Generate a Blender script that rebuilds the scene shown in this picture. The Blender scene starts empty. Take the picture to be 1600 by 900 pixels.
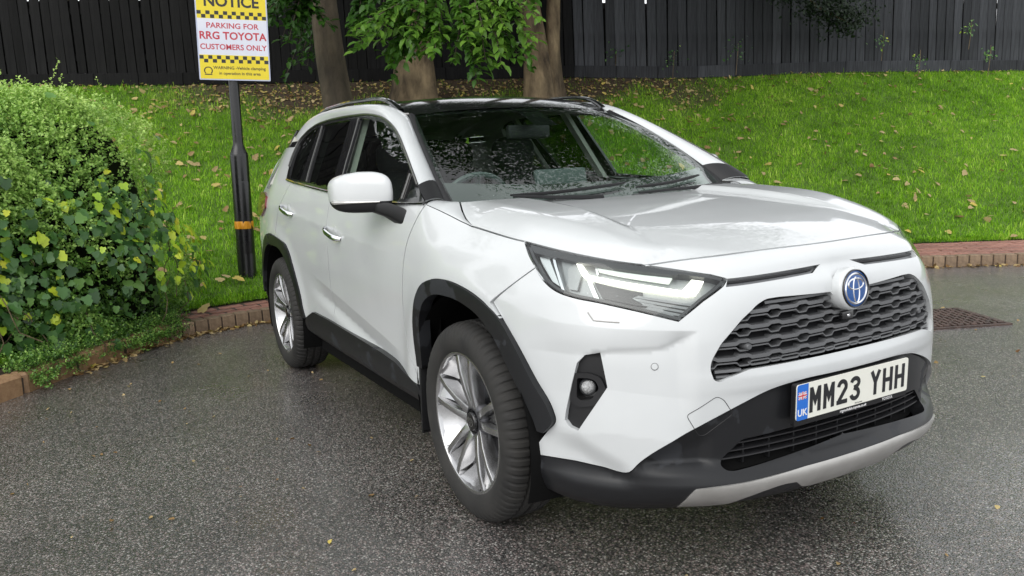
import bpy, bmesh, math, random
import numpy as np
from mathutils import Vector, Matrix
from mathutils.geometry import delaunay_2d_cdt

# ------------------------------------------------------------------ camera, world, sun, exposure
SC = bpy.context.scene
COL = SC.collection
CAM_POS = (2.523, -2.086, 1.318)
CAM_YAW, CAM_PITCH, CAM_ROLL, CAM_F = 2.633, -0.165, -0.046, 1245.8     # focal length in pixels of a 1600 wide picture
def make_camera():
    cy, sy = math.cos(CAM_YAW), math.sin(CAM_YAW); cp, sp = math.cos(CAM_PITCH), math.sin(CAM_PITCH)
    f = Vector((cy*cp, sy*cp, sp)); r = Vector((sy, -cy, 0)); u = r.cross(f)
    cr, sr = math.cos(CAM_ROLL), math.sin(CAM_ROLL)
    r2 = r*cr + u*sr; u2 = u*cr - r*sr
    cd = bpy.data.cameras.new('camera'); cd.sensor_width = 36; cd.lens = CAM_F/1600*36
    cd.clip_start = .05; cd.clip_end = 2000
    o = bpy.data.objects.new('camera', cd); COL.objects.link(o)
    m = Matrix((r2, u2, -f)).transposed().to_4x4(); m.translation = CAM_POS
    o.matrix_world = m
    SC.camera = o
make_camera()

SUN_EL, SUN_AZ = math.radians(42), math.radians(-62)      # azimuth measured from +x towards +y
world = bpy.data.worlds.new('World'); SC.world = world; world.use_nodes = True
wt = world.node_tree; wt.nodes.clear()
sky = wt.nodes.new('ShaderNodeTexSky'); sky.sky_type = 'NISHITA'; sky.sun_disc = False
sky.sun_elevation = SUN_EL; sky.sun_rotation = math.pi/2 - SUN_AZ
sky.air_density = 1.0; sky.dust_density = 2.0; sky.ozone_density = 1.0
hs = wt.nodes.new('ShaderNodeHueSaturation'); hs.inputs['Saturation'].default_value = .22
bg = wt.nodes.new('ShaderNodeBackground'); bg.inputs['Strength'].default_value = .15
wo = wt.nodes.new('ShaderNodeOutputWorld')
# overcast: a nearly even layer of cloud veils the blue sky
tc = wt.nodes.new('ShaderNodeTexCoord'); cn = wt.nodes.new('ShaderNodeTexNoise'); cn.inputs['Scale'].default_value = 2.2; cn.inputs['Detail'].default_value = 5
cr = wt.nodes.new('ShaderNodeValToRGB'); cr.color_ramp.elements[0].position = .3; cr.color_ramp.elements[1].position = .75
cr.color_ramp.elements[0].color = (3.6, 3.7, 3.85, 1); cr.color_ramp.elements[1].color = (5.6, 5.65, 5.7, 1)
cm = wt.nodes.new('ShaderNodeMix'); cm.data_type = 'RGBA'; cm.inputs[0].default_value = .82
wt.links.new(tc.outputs['Generated'], cn.inputs['Vector']); wt.links.new(cn.outputs[0], cr.inputs[0])
wt.links.new(sky.outputs[0], hs.inputs['Color']); wt.links.new(hs.outputs[0], cm.inputs[6]); wt.links.new(cr.outputs[0], cm.inputs[7])
wt.links.new(cm.outputs[2], bg.inputs[0]); wt.links.new(bg.outputs[0], wo.inputs[0])
sd = bpy.data.lights.new('sun', 'SUN'); sd.energy = .6; sd.angle = math.radians(50); sd.color = (1, .97, .92)
sun = bpy.data.objects.new('sun', sd); COL.objects.link(sun)
sdir = Vector((math.cos(SUN_EL)*math.cos(SUN_AZ), math.cos(SUN_EL)*math.sin(SUN_AZ), math.sin(SUN_EL)))
sun.rotation_euler = sdir.to_track_quat('Z', 'Y').to_euler(); sun.location = (8, 8, 15)
SC.view_settings.view_transform = 'Standard'; SC.view_settings.look = 'None'
SC.view_settings.exposure = 1.08; SC.view_settings.gamma = 1.0
SC.view_settings.use_curve_mapping = False
SC.cycles.max_bounces = 8; SC.cycles.transparent_max_bounces = 16
SC.cycles.sample_clamp_indirect = 6

rng = np.random.default_rng(7)
random.seed(7)

# ------------------------------------------------------------------ helpers
WL = {}                                         # world location of each parent
def tag(o, label=None, cat=None, group=None, kind=None):
    if label: o['label'] = label
    if cat: o['category'] = cat
    if group: o['group'] = group
    if kind: o['kind'] = kind
    return o
def empty(name, loc, parent=None):
    o = bpy.data.objects.new(name, None); COL.objects.link(o); o.empty_display_size = .1
    p = Vector(loc)
    if parent is not None: o.parent = parent; o.location = p - WL[parent]
    else: o.location = p
    WL[o] = p
    return o
def link(name, me, m=None, parent=None, loc=(0, 0, 0)):
    o = bpy.data.objects.new(name, me); COL.objects.link(o)
    if m is not None and not me.materials: me.materials.append(m)
    p = Vector(loc)
    if parent is not None: o.parent = parent; o.location = p - WL[parent]
    else: o.location = p
    WL[o] = p
    return o
def mesh(name, V, F, smooth=False, N=None):
    me = bpy.data.meshes.new(name); me.from_pydata([tuple(map(float, v)) for v in V], [], [tuple(int(i) for i in f) for f in F]); me.update()
    if smooth or N is not None: me.polygons.foreach_set('use_smooth', [True]*len(me.polygons))
    if N is not None: me.normals_split_custom_set_from_vertices([tuple(map(float, n)) for n in N])
    return me
def fast_mesh(name, V, F, smooth=False):
    """V (n,3) and F (m,k) arrays"""
    V = np.ascontiguousarray(V, dtype=np.float32); F = np.ascontiguousarray(F, dtype=np.int32); m, k = F.shape
    me = bpy.data.meshes.new(name); me.vertices.add(len(V)); me.vertices.foreach_set('co', V.ravel())
    me.loops.add(m*k); me.loops.foreach_set('vertex_index', F.ravel())
    me.polygons.add(m); me.polygons.foreach_set('loop_start', np.arange(0, m*k, k, dtype=np.int32))
    if smooth: me.polygons.foreach_set('use_smooth', np.ones(m, dtype=bool))
    me.update(calc_edges=True); return me
def set_tint(me, per_vert):
    a = me.attributes.new('tint', 'FLOAT', 'POINT'); a.data.foreach_set('value', np.ascontiguousarray(per_vert, dtype=np.float32))
class MB:
    """collects shapes into one mesh"""
    def __init__(s): s.V = []; s.F = []
    def add(s, V, F):
        n = len(s.V); s.V += [tuple(v) for v in V]; s.F += [tuple(i+n for i in f) for f in F]; return s
    def box(s, c, d, rot=None):
        V = [Vector((x*d[0]/2, y*d[1]/2, z*d[2]/2)) for x in (-1, 1) for y in (-1, 1) for z in (-1, 1)]
        if rot is not None: V = [rot @ v for v in V]
        V = [v+Vector(c) for v in V]
        return s.add(V, [(0,1,3,2),(4,6,7,5),(0,4,5,1),(2,3,7,6),(0,2,6,4),(1,5,7,3)])
    def tube(s, pts, r, n=8, caps=True):
        pts = [Vector(p) for p in pts]; rr = r if hasattr(r, '__len__') else [r]*len(pts); V = []; F = []
        up = Vector((0, 0, 1)); prev = None
        for i, p in enumerate(pts):
            t = (pts[min(i+1, len(pts)-1)]-pts[max(i-1, 0)]).normalized()
            a = prev if prev is not None else (up if abs(t.dot(up)) < .9 else Vector((1, 0, 0)))
            b = t.cross(a).normalized(); a = b.cross(t).normalized(); prev = a
            for k in range(n):
                w = 2*math.pi*k/n; V.append(p + (a*math.cos(w)+b*math.sin(w))*rr[i])
        for i in range(len(pts)-1):
            for k in range(n):
                k2 = (k+1) % n; F.append((i*n+k, i*n+k2, (i+1)*n+k2, (i+1)*n+k))
        if caps: F.append(tuple(range(n))[::-1]); F.append(tuple(range((len(pts)-1)*n, len(pts)*n)))
        return s.add(V, F)
    def prism(s, poly, h, M=None):
        """poly in xy, extruded along +z by h, then placed by M"""
        n = len(poly); V = [Vector((p[0], p[1], 0)) for p in poly]+[Vector((p[0], p[1], h)) for p in poly]
        if M is not None: V = [M @ v for v in V]
        return s.add(V, [tuple(range(n))[::-1], tuple(range(n, 2*n))]+[(i, (i+1) % n, n+(i+1) % n, n+i) for i in range(n)])
    def lathe(s, prof, n=48, M=None, a0=0, a1=2*math.pi, rfun=None):
        """prof (r, h) around local z"""
        full = abs(a1-a0-2*math.pi) < 1e-6; V = []; F = []; m = len(prof); K = n if full else n+1
        for k in range(K):
            a = a0+(a1-a0)*k/n
            for j, (r, h) in enumerate(prof):
                if rfun: r = r+rfun(k, j)
                v = Vector((r*math.cos(a), r*math.sin(a), h)); V.append(M @ v if M is not None else v)
        for k in range(n):
            k2 = (k+1) % K
            for j in range(m-1): F.append((k*m+j, k2*m+j, k2*m+j+1, k*m+j+1))
        return s.add(V, F)
    def build(s, name, m, parent=None, smooth=False, bevel=0, loc=(0, 0, 0), angle=35, seg=2):
        L = Vector(loc)
        me = bpy.data.meshes.new(name); me.from_pydata([tuple(Vector(v)-L) for v in s.V], [], s.F); me.update()
        bm = bmesh.new(); bm.from_mesh(me); bmesh.ops.recalc_face_normals(bm, faces=bm.faces)
        if bevel:
            es = [e for e in bm.edges if len(e.link_faces) == 2 and e.calc_face_angle(0) > math.radians(30)]
            bmesh.ops.bevel(bm, geom=es, offset=bevel, segments=seg, profile=.5, affect='EDGES', clamp_overlap=True)
        if smooth or bevel:
            for f in bm.faces: f.smooth = True
            for e in bm.edges:
                if len(e.link_faces) == 2 and e.calc_face_angle(0) > math.radians(angle): e.smooth = False
        bm.to_mesh(me); bm.free()
        return link(name, me, m, parent, L)
def rotm(ax, ang): return Matrix.Rotation(ang, 3, ax)

# ------------------------------------------------------------------ materials
def nodes(name):
    m = bpy.data.materials.new(name); m.use_nodes = True; t = m.node_tree
    return m, t, t.nodes['Principled BSDF'], t.nodes['Material Output']
def N_(t, typ, **kw):
    n = t.nodes.new('ShaderNode'+typ)
    for k, v in kw.items():
        if k in n.inputs.keys() if hasattr(n.inputs, 'keys') else False: n.inputs[k].default_value = v
        else: setattr(n, k, v)
    return n
def coords(t, scale=1, kind='Object'):
    c = N_(t, 'TexCoord')
    if scale == 1: return c.outputs[kind]
    mp = N_(t, 'Mapping'); s = scale if hasattr(scale, '__len__') else (scale,)*3
    mp.inputs['Scale'].default_value = s; t.links.new(c.outputs[kind], mp.inputs[0]); return mp.outputs[0]
def ramp(t, src, stops, interp='LINEAR'):
    r = N_(t, 'ValToRGB'); r.color_ramp.interpolation = interp; e = r.color_ramp.elements
    while len(e) < len(stops): e.new(.5)
    for q, (p, c) in zip(e, stops):
        q.position = p; q.color = (c, c, c, 1) if not hasattr(c, '__len__') else (*c, 1)
    t.links.new(src, r.inputs[0]); return r.outputs[0]
def noise(t, v, scale, detail=4, rough=.55, out=0):
    n = N_(t, 'TexNoise'); n.inputs['Scale'].default_value = scale; n.inputs['Detail'].default_value = detail; n.inputs['Roughness'].default_value = rough
    t.links.new(v, n.inputs['Vector']); return n.outputs[out]
def mixc(t, f, a, b, mode='MIX'):
    n = N_(t, 'Mix', data_type='RGBA', blend_type=mode)
    for s, v in ((n.inputs[0], f), (n.inputs[6], a), (n.inputs[7], b)):
        if isinstance(v, (int, float)): s.default_value = v
        elif isinstance(v, tuple): s.default_value = (*v, 1)
        else: t.links.new(v, s)
    return n.outputs[2]
def bump(t, h, strength, dist, p, sock='Normal'):
    b = N_(t, 'Bump'); b.inputs['Strength'].default_value = strength; b.inputs['Distance'].default_value = dist
    t.links.new(h, b.inputs['Height']); t.links.new(b.outputs[0], p.inputs[sock]); return b
def plain(name, col, rough=.5, metal=0, coat=0, spec=.5, emit=None, estr=1):
    m, t, p, o = nodes(name)
    p.inputs['Base Color'].default_value = (*col, 1); p.inputs['Roughness'].default_value = rough; p.inputs['Metallic'].default_value = metal
    p.inputs['Coat Weight'].default_value = coat; p.inputs['Coat Roughness'].default_value = .03; p.inputs['Specular IOR Level'].default_value = spec
    if emit: p.inputs['Emission Color'].default_value = (*emit, 1); p.inputs['Emission Strength'].default_value = estr
    return m
def mottled(name, c1, c2, scale, rough=(.4, .7), bmp=.2, dist=.002, metal=0, coat=0, stretch=None, detail=5):
    m, t, p, o = nodes(name); v = coords(t, stretch or 1); n = noise(t, v, scale, detail)
    t.links.new(ramp(t, n, [(.3, c1), (.7, c2)]), p.inputs['Base Color'])
    t.links.new(ramp(t, n, [(.3, rough[0]), (.7, rough[1])]), p.inputs['Roughness'])
    p.inputs['Metallic'].default_value = metal; p.inputs['Coat Weight'].default_value = coat
    if bmp: bump(t, noise(t, v, scale*6, 4), bmp, dist, p)
    return m
def droplets(t, v, scale=90, thr=.30):
    """height of small raindrops scattered over a surface"""
    vo = N_(t, 'TexVoronoi'); vo.inputs['Scale'].default_value = scale; t.links.new(v, vo.inputs['Vector'])
    pick = N_(t, 'SeparateColor'); t.links.new(vo.outputs['Color'], pick.inputs[0])
    a = N_(t, 'Math', operation='GREATER_THAN'); t.links.new(pick.outputs[0], a.inputs[0]); a.inputs[1].default_value = .74
    h = ramp(t, vo.outputs['Distance'], [(0, 1), (thr*.6, .8), (thr, 0)])
    b = N_(t, 'Math', operation='MULTIPLY'); t.links.new(a.outputs[0], b.inputs[0]); t.links.new(h, b.inputs[1]); return b.outputs[0]
def paint():
    m, t, p, o = nodes('white_pearl_paint'); v = coords(t)
    n = noise(t, v, 2.2, 5)
    t.links.new(ramp(t, n, [(.35, (.54, .558, .562)), (.65, (.58, .598, .602))]), p.inputs['Base Color'])
    p.inputs['Roughness'].default_value = .4; p.inputs['Coat Weight'].default_value = 1.0; p.inputs['Coat Roughness'].default_value = .035
    p.inputs['Specular IOR Level'].default_value = .35
    bump(t, droplets(t, v, 70, .2), .35, .0012, p, 'Coat Normal')
    return m
def wet_plastic():
    m, t, p, o = nodes('wet_black_plastic'); v = coords(t)
    n = noise(t, v, 4.5, 5, .55); w = ramp(t, n, [(.57, 0.), (.585, 1.)])
    t.links.new(mixc(t, w, (.014, .0145, .016), (.026, .0275, .031)), p.inputs['Base Color'])
    t.links.new(ramp(t, w, [(0, .34), (1, .58)]), p.inputs['Roughness']); p.inputs['Specular IOR Level'].default_value = .32
    bump(t, noise(t, v, 500, 2), .12, .0006, p); return m
def glass(name, tint, drops=True, rough=0.0, refl=1.0):
    """thin pane: tinted see-through mixed with a mirror by the angle of view"""
    m, t, p, o = nodes(name); t.nodes.remove(p)
    tr = N_(t, 'BsdfTransparent'); tr.inputs[0].default_value = (*tint, 1)
    gl = N_(t, 'BsdfGlossy'); gl.inputs['Roughness'].default_value = rough; gl.inputs[0].default_value = (refl, refl, refl, 1)
    fr = N_(t, 'Fresnel'); ge = N_(t, 'NewGeometry'); io = N_(t, 'MapRange'); io.inputs[3].default_value = 1.5; io.inputs[4].default_value = 1/1.5
    t.links.new(ge.outputs['Backfacing'], io.inputs[0]); t.links.new(io.outputs[0], fr.inputs[0])        # a thin pane mirrors alike from both sides
    mx = N_(t, 'MixShader'); t.links.new(fr.outputs[0], mx.inputs[0]); t.links.new(tr.outputs[0], mx.inputs[1]); t.links.new(gl.outputs[0], mx.inputs[2])
    last = mx.outputs[0]
    if drops:
        v = coords(t); d = droplets(t, v, 120, .22)
        b = N_(t, 'Bump'); b.inputs['Strength'].default_value = .22; b.inputs['Distance'].default_value = .0015; t.links.new(d, b.inputs['Height'])
        t.links.new(b.outputs[0], gl.inputs['Normal']); t.links.new(b.outputs[0], fr.inputs['Normal'])
        # scattered fine splashes that catch diffuse light
        n = noise(t, v, 5, 3); d2 = droplets(t, v, 75, .2)
        k = N_(t, 'Math', operation='MULTIPLY'); t.links.new(d2, k.inputs[0]); t.links.new(ramp(t, n, [(.48, 0), (.75, .5)]), k.inputs[1])
        df = N_(t, 'BsdfDiffuse'); df.inputs[0].default_value = (.7, .75, .75, 1)
        m2 = N_(t, 'MixShader'); t.links.new(k.outputs[0], m2.inputs[0]); t.links.new(last, m2.inputs[1]); t.links.new(df.outputs[0], m2.inputs[2]); last = m2.outputs[0]
    t.links.new(last, o.inputs[0]); return m
def leafmat(name, stops, rough=.45, trans=.3, spec=.35):
    """leaf colour picked along a ramp by the leaf's own tint value"""
    m, t, p, o = nodes(name)
    a = N_(t, 'Attribute', attribute_name='tint'); oi = N_(t, 'ObjectInfo')
    ad = N_(t, 'Math', operation='ADD'); t.links.new(a.outputs['Fac'], ad.inputs[0])
    r2 = N_(t, 'Math', operation='MULTIPLY'); t.links.new(oi.outputs['Random'], r2.inputs[0]); r2.inputs[1].default_value = .0
    t.links.new(r2.outputs[0], ad.inputs[1])
    c = ramp(t, ad.outputs[0], stops)
    n = noise(t, coords(t), 40, 3)
    c = mixc(t, .35, c, ramp(t, n, [(.3, .5), (.7, 1.)]), 'MULTIPLY')
    t.links.new(c, p.inputs['Base Color']); p.inputs['Roughness'].default_value = rough; p.inputs['Specular IOR Level'].default_value = spec
    tl = N_(t, 'BsdfTranslucent'); t.links.new(c, tl.inputs[0])
    mx = N_(t, 'MixShader'); mx.inputs[0].default_value = trans
    t.links.new(p.outputs[0], mx.inputs[1]); t.links.new(tl.outputs[0], mx.inputs[2]); t.links.new(mx.outputs[0], o.inputs[0]); return m
def asphalt():
    m, t, p, o = nodes('wet_asphalt'); v = coords(t)
    vo = N_(t, 'TexVoronoi'); vo.inputs['Scale'].default_value = 128; t.links.new(v, vo.inputs['Vector'])
    sc = N_(t, 'SeparateColor'); t.links.new(vo.outputs['Color'], sc.inputs[0])
    stone = ramp(t, sc.outputs[0], [(0, (.062, .061, .059)), (.45, (.125, .121, .114)), (.78, (.26, .205, .195)), (1, (.44, .43, .40))])
    edge = ramp(t, vo.outputs['Distance'], [(.25, 1.), (.62, .30)])
    c = mixc(t, 1, stone, edge, 'MULTIPLY')
    big = noise(t, v, .9, 6, .6)
    c = mixc(t, 1, c, ramp(t, big, [(.3, .72), (.7, 1.3)]), 'MULTIPLY')
    t.links.new(c, p.inputs['Base Color'])
    t.links.new(ramp(t, noise(t, v, 1.3, 5), [(.35, .24), (.65, .42)]), p.inputs['Roughness'])
    p.inputs['Specular IOR Level'].default_value = .75
    bump(t, mixc(t, .5, edge, sc.outputs[1]), .9, .0045, p)
    # rain film lying over the stones
    t.links.new(ramp(t, noise(t, v, .8, 5), [(.38, .55), (.62, 1.)]), p.inputs['Coat Weight']); p.inputs['Coat Roughness'].default_value = .12; p.inputs['Coat IOR'].default_value = 1.45
    bump(t, mixc(t, .5, edge, sc.outputs[1]), .9, .005, p, 'Coat Normal')
    return m
def brickmat(name, c1, c2):
    m, t, p, o = nodes(name); v = coords(t); oi = N_(t, 'ObjectInfo')
    n = noise(t, v, 26, 6, .65)
    a = ramp(t, n, [(.3, c1), (.72, c2)])
    k = ramp(t, oi.outputs['Random'], [(0, .72), (1, 1.15)])
    t.links.new(mixc(t, 1, a, k, 'MULTIPLY'), p.inputs['Base Color']); p.inputs['Roughness'].default_value = .62
    bump(t, noise(t, v, 110, 4), .5, .002, p); return m
def plankmat(name, c1, c2):
    m, t, p, o = nodes(name); v = coords(t, (16, 16, 1.0)); oi = N_(t, 'ObjectInfo')
    n = noise(t, v, 3, 6, .6); a = ramp(t, n, [(.3, c1), (.7, c2)])
    k = ramp(t, oi.outputs['Random'], [(0, .65), (1, 1.35)])
    t.links.new(mixc(t, 1, a, k, 'MULTIPLY'), p.inputs['Base Color']); p.inputs['Roughness'].default_value = .75; p.inputs['Specular IOR Level'].default_value = .15
    bump(t, n, .5, .004, p); return m
def barkmat(name, c1, c2, sc=9):
    m, t, p, o = nodes(name); v = coords(t, (1, 1, .35)); n = noise(t, v, sc, 8, .65)
    big = noise(t, coords(t), 2.4, 4)
    t.links.new(mixc(t, 1, ramp(t, n, [(.32, c1), (.7, c2)]), ramp(t, big, [(.3, .6), (.7, 1.2)]), 'MULTIPLY'), p.inputs['Base Color']); p.inputs['Roughness'].default_value = .85
    bump(t, n, 1.0, .05, p); return m

M = dict(
    paint=paint(), plastic=wet_plastic(),
    gloss=plain('gloss_black', (.008, .008, .009), .12, coat=.6),
    satin=plain('satin_black', (.012, .012, .013), .48, spec=.35),
    dark=plain('dark_void', (.006, .006, .006), .8, spec=.1),
    silver=mottled('satin_silver', (.42, .41, .39), (.50, .49, .47), 12, (.32, .45), .05, .0005, metal=.55),
    chrome=plain('chrome', (.75, .76, .78), .12, 1),
    alloy=mottled('machined_alloy', (.42, .42, .425), (.54, .54, .545), 14, (.16, .26), 0, metal=.92),
    alloydark=plain('dark_alloy', (.10, .10, .11), .4, .7),
    rubber=mottled('tyre_rubber', (.012, .0118, .0115), (.030, .0285, .026), 9, (.7, .9), .2, .001),
    slat=plain('grey_grille_plastic', (.13, .133, .138), .3, .2), louvregrey=plain('lamp_louvre_grey', (.20, .205, .21), .35, .3), fogglass=mottled('fog_lamp_glass', (.25, .25, .25), (.65, .66, .66), 160, (.1, .25), .6, .004, metal=.6),
    louvre=plain('charcoal_grille_plastic', (.022, .022, .024), .4),
    lampbody=plain('lamp_body_grey', (.24, .25, .255), .28, .4),
    lampdark=plain('lamp_body_dark', (.02, .021, .023), .3),
    drl=plain('running_light', (.9, .9, .85), .3, emit=(1, .98, .84), estr=1.15),
    drl2=plain('lamp_light_guide', (.62, .65, .62), .25, emit=(.9, 1, .9), estr=.22),
    reflector=plain('lamp_reflector', (.66, .68, .68), .2, .7),
    glass=glass('windscreen_glass', (.82, .93, .87)), sideglass=glass('side_glass', (.84, .95, .88)),
    privacy=glass('privacy_glass', (.09, .11, .10)), lens=glass('lamp_lens', (.9, .93, .92)),
    red=plain('tail_lamp_red', (.16, .01, .012), .12, coat=.8),
    trim=plain('window_trim', (.13, .13, .125), .25, .6),
    fabric=plain('seat_fabric', (.010, .010, .011), .8), liner=plain('headlining', (.42, .42, .38), .9),
    dash=plain('dashboard_plastic', (.030, .034, .034), .55), screen=plain('screen_housing', (.045, .06, .06), .3),
    plate=plain('plate_white', (.82, .82, .74), .35), plateblue=plain('plate_blue', (.02, .16, .62), .35), platered=plain('plate_red', (.6, .03, .04), .4),
    ink=plain('black_ink', (.010, .011, .014), .4), white=plain('white_ink', (.8, .8, .8), .4),
    emblue=plain('emblem_blue', (.010, .075, .27), .22, 0, coat=.3), amber=plain('indicator_lens', (.55, .54, .52), .15, .5),
    asphalt=asphalt(),
    brick=brickmat('wet_red_brick', (.20, .085, .060), (.40, .20, .155)), kerbbrick=brickmat('buff_kerb_brick', (.17, .115, .072), (.34, .24, .155)),
    orangestone=brickmat('orange_kerb_stone', (.23, .13, .065), (.40, .25, .135)),
    mortar=mottled('bedding_sand', (.045, .032, .024), (.09, .062, .045), 40, (.7, .9), .4, .004),
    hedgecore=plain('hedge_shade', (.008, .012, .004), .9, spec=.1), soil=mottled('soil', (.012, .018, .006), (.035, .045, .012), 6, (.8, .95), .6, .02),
    litterbase=mottled('leaf_litter_soil', (.018, .012, .007), (.05, .032, .018), 9, (.8, .95), .6, .02),
    plank=plankmat('shaded_old_black_timber', (.004, .004, .0045), (.013, .0125, .013)), plankgrey=plankmat('grey_black_timber', (.026, .027, .031), (.060, .062, .070)),  # tree shade is put into the darker left boards; right boards are greyer timber
    bark=barkmat('smooth_grey_bark', (.050, .038, .026), (.13, .10, .070), 7), bark2=barkmat('flaking_brown_bark', (.045, .028, .016), (.30, .22, .13), 6),
    rust=mottled('rusty_cast_iron', (.050, .036, .032), (.135, .092, .078), 18, (.4, .75), .5, .002, metal=.3),
    post=mottled('black_gloss_post', (.004, .004, .005), (.009, .009, .010), 3, (.2, .36), 0, coat=.12),
    tape=mottled('orange_tape', (.62, .24, .012), (.75, .34, .02), 15, (.35, .5), .2, .001),
    yellow=mottled('sign_yellow', (.74, .58, .015), (.82, .66, .03), 5, (.3, .4), 0), signwhite=mottled('sign_white', (.66, .68, .78), (.74, .75, .82), 4, (.3, .4), 0), signblack=plain('sign_black', (.02, .02, .02), .4), signred=plain('sign_red', (.50, .035, .055), .4), alu=plain('sign_edge', (.45, .48, .60), .35, .6),
    grass=leafmat('grass_blades', [(0, (.050, .11, .006)), (.3, (.17, .40, .014)), (.65, (.36, .66, .035)), (1, (.66, .84, .17))], .5, .35, .25),
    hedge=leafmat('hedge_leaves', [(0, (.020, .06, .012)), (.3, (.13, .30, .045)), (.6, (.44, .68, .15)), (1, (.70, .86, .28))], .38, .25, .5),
    ivy=leafmat('ivy_leaves', [(0, (.026, .080, .020)), (.45, (.095, .23, .055)), (.64, (.20, .38, .08)), (.72, (.40, .64, .04)), (.9, (.60, .78, .05)), (1, (.78, .74, .06))], .33, .25, .5),
    crown=leafmat('tree_leaves', [(0, (.014, .040, .009)), (.5, (.045, .13, .018)), (.85, (.12, .27, .035)), (1, (.20, .38, .05))], .4, .35, .4),
    darkleaf=leafmat('dark_leaves', [(0, (.006, .014, .006)), (1, (.020, .042, .014))], .5, .15, .3),
    litter=leafmat('fallen_leaves', [(0, (.10, .04, .014)), (.35, (.32, .20, .08)), (.75, (.56, .44, .22)), (1, (.66, .52, .12))], .55, .2, .3),
)

# ------------------------------------------------------------------ car: one smooth wrap surface round the body
def pchip(xk,yk,x):
    xk=np.asarray(xk,float); yk=np.asarray(yk,float); x=np.clip(np.asarray(x,float),xk[0],xk[-1])
    h=np.diff(xk); sh=(1,)*(yk.ndim-1)
    dl=np.diff(yk,axis=0)/h.reshape(-1,*sh)
    m=np.zeros_like(yk)
    a=dl[:-1]; b=dl[1:]
    w1=(2*h[1:]+h[:-1]).reshape(-1,*sh); w2=(h[1:]+2*h[:-1]).reshape(-1,*sh)
    with np.errstate(all='ignore'):
        hm=(w1+w2)/(w1/a+w2/b)
    m[1:-1]=np.where(a*b>0,hm,0.)
    m[0]=dl[0]; m[-1]=dl[-1]
    i=np.clip(np.searchsorted(xk,x)-1,0,len(xk)-2)
    t=((x-xk[i])/h[i]).reshape(-1,*sh); hh=h[i].reshape(-1,*sh)
    return (1+2*t)*(1-t)**2*yk[i]+t*(1-t)**2*hh*m[i]+t*t*(3-2*t)*yk[i+1]+t*t*(t-1)*hh*m[i+1]
CP=np.array([(.93,0),(.927,.15),(.913,.30),(.89,.43),(.86,.52),(.82,.60),(.76,.68),(.68,.76),(.58,.82),(.45,.865),(.3,.89),(.1,.905),(-.2,.91),(-.7,.907),(-1.3,.906),(-2,.906),(-2.5,.908),(-2.9,.903),(-3.2,.885),(-3.4,.85),(-3.52,.78),(-3.6,.65),(-3.64,.4),(-3.66,0)])
def _cr(P,n=24,sym=False):
    Q=np.vstack([[P[0,0],-P[1,1]] if sym else 2*P[0]-P[1],P,[P[-1,0],-P[-2,1]] if sym else 2*P[-1]-P[-2]]); out=[]
    for i in range(1,len(Q)-2):
        p0,p1,p2,p3=Q[i-1:i+3]
        # centripetal-like tangents
        d1=np.linalg.norm(p1-p0);d2=np.linalg.norm(p2-p1);d3=np.linalg.norm(p3-p2)
        m1=((p2-p1)/d2*d1+(p1-p0)/d1*d2)/(d1+d2)*d2; m2=((p2-p1)/d2*d3+(p3-p2)/d3*d2)/(d2+d3)*d2
        t=np.linspace(0,1,n,endpoint=False)[:,None]
        out.append((1+2*t)*(1-t)**2*p1+t*(1-t)**2*m1+t*t*(3-2*t)*p2+t*t*(t-1)*m2)
    return np.vstack(out+[P[-1:]])
_c=_cr(CP,24,True); _s=np.r_[0,np.cumsum(np.linalg.norm(np.diff(_c,axis=0),axis=1))]
UMAX=_s[-1]
U0=np.linspace(0,UMAX,1200)
_cx=np.interp(U0,_s,_c[:,0]); _cy=np.interp(U0,_s,_c[:,1])
def gsm(a,s,axis=0):
    if s<=0: return a
    r=int(3*s)+1; k=np.exp(-.5*(np.arange(-r,r+1)/s)**2); k/=k.sum()
    a=np.moveaxis(a,axis,0); p=np.concatenate([2*a[:1]-a[r:0:-1],a,2*a[-1:]-a[-2:-r-2:-1]])
    o=sum(k[j]*p[j:j+len(a)] for j in range(2*r+1)); return np.moveaxis(o,0,axis)
_cx=gsm(_cx,6);_cy=gsm(_cy,6); _cy[0]=0
_tx=np.gradient(_cx,U0);_ty=np.gradient(_cy,U0);_l=np.hypot(_tx,_ty)
_nx=gsm(_ty/_l,8);_ny=gsm(-_tx/_l,8)
def u_of(x=None,y=None):
    if y is not None: return float(np.interp(y,_cy[:400],U0[:400]))
    return float(np.interp(-x,-_cx,U0))
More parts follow.
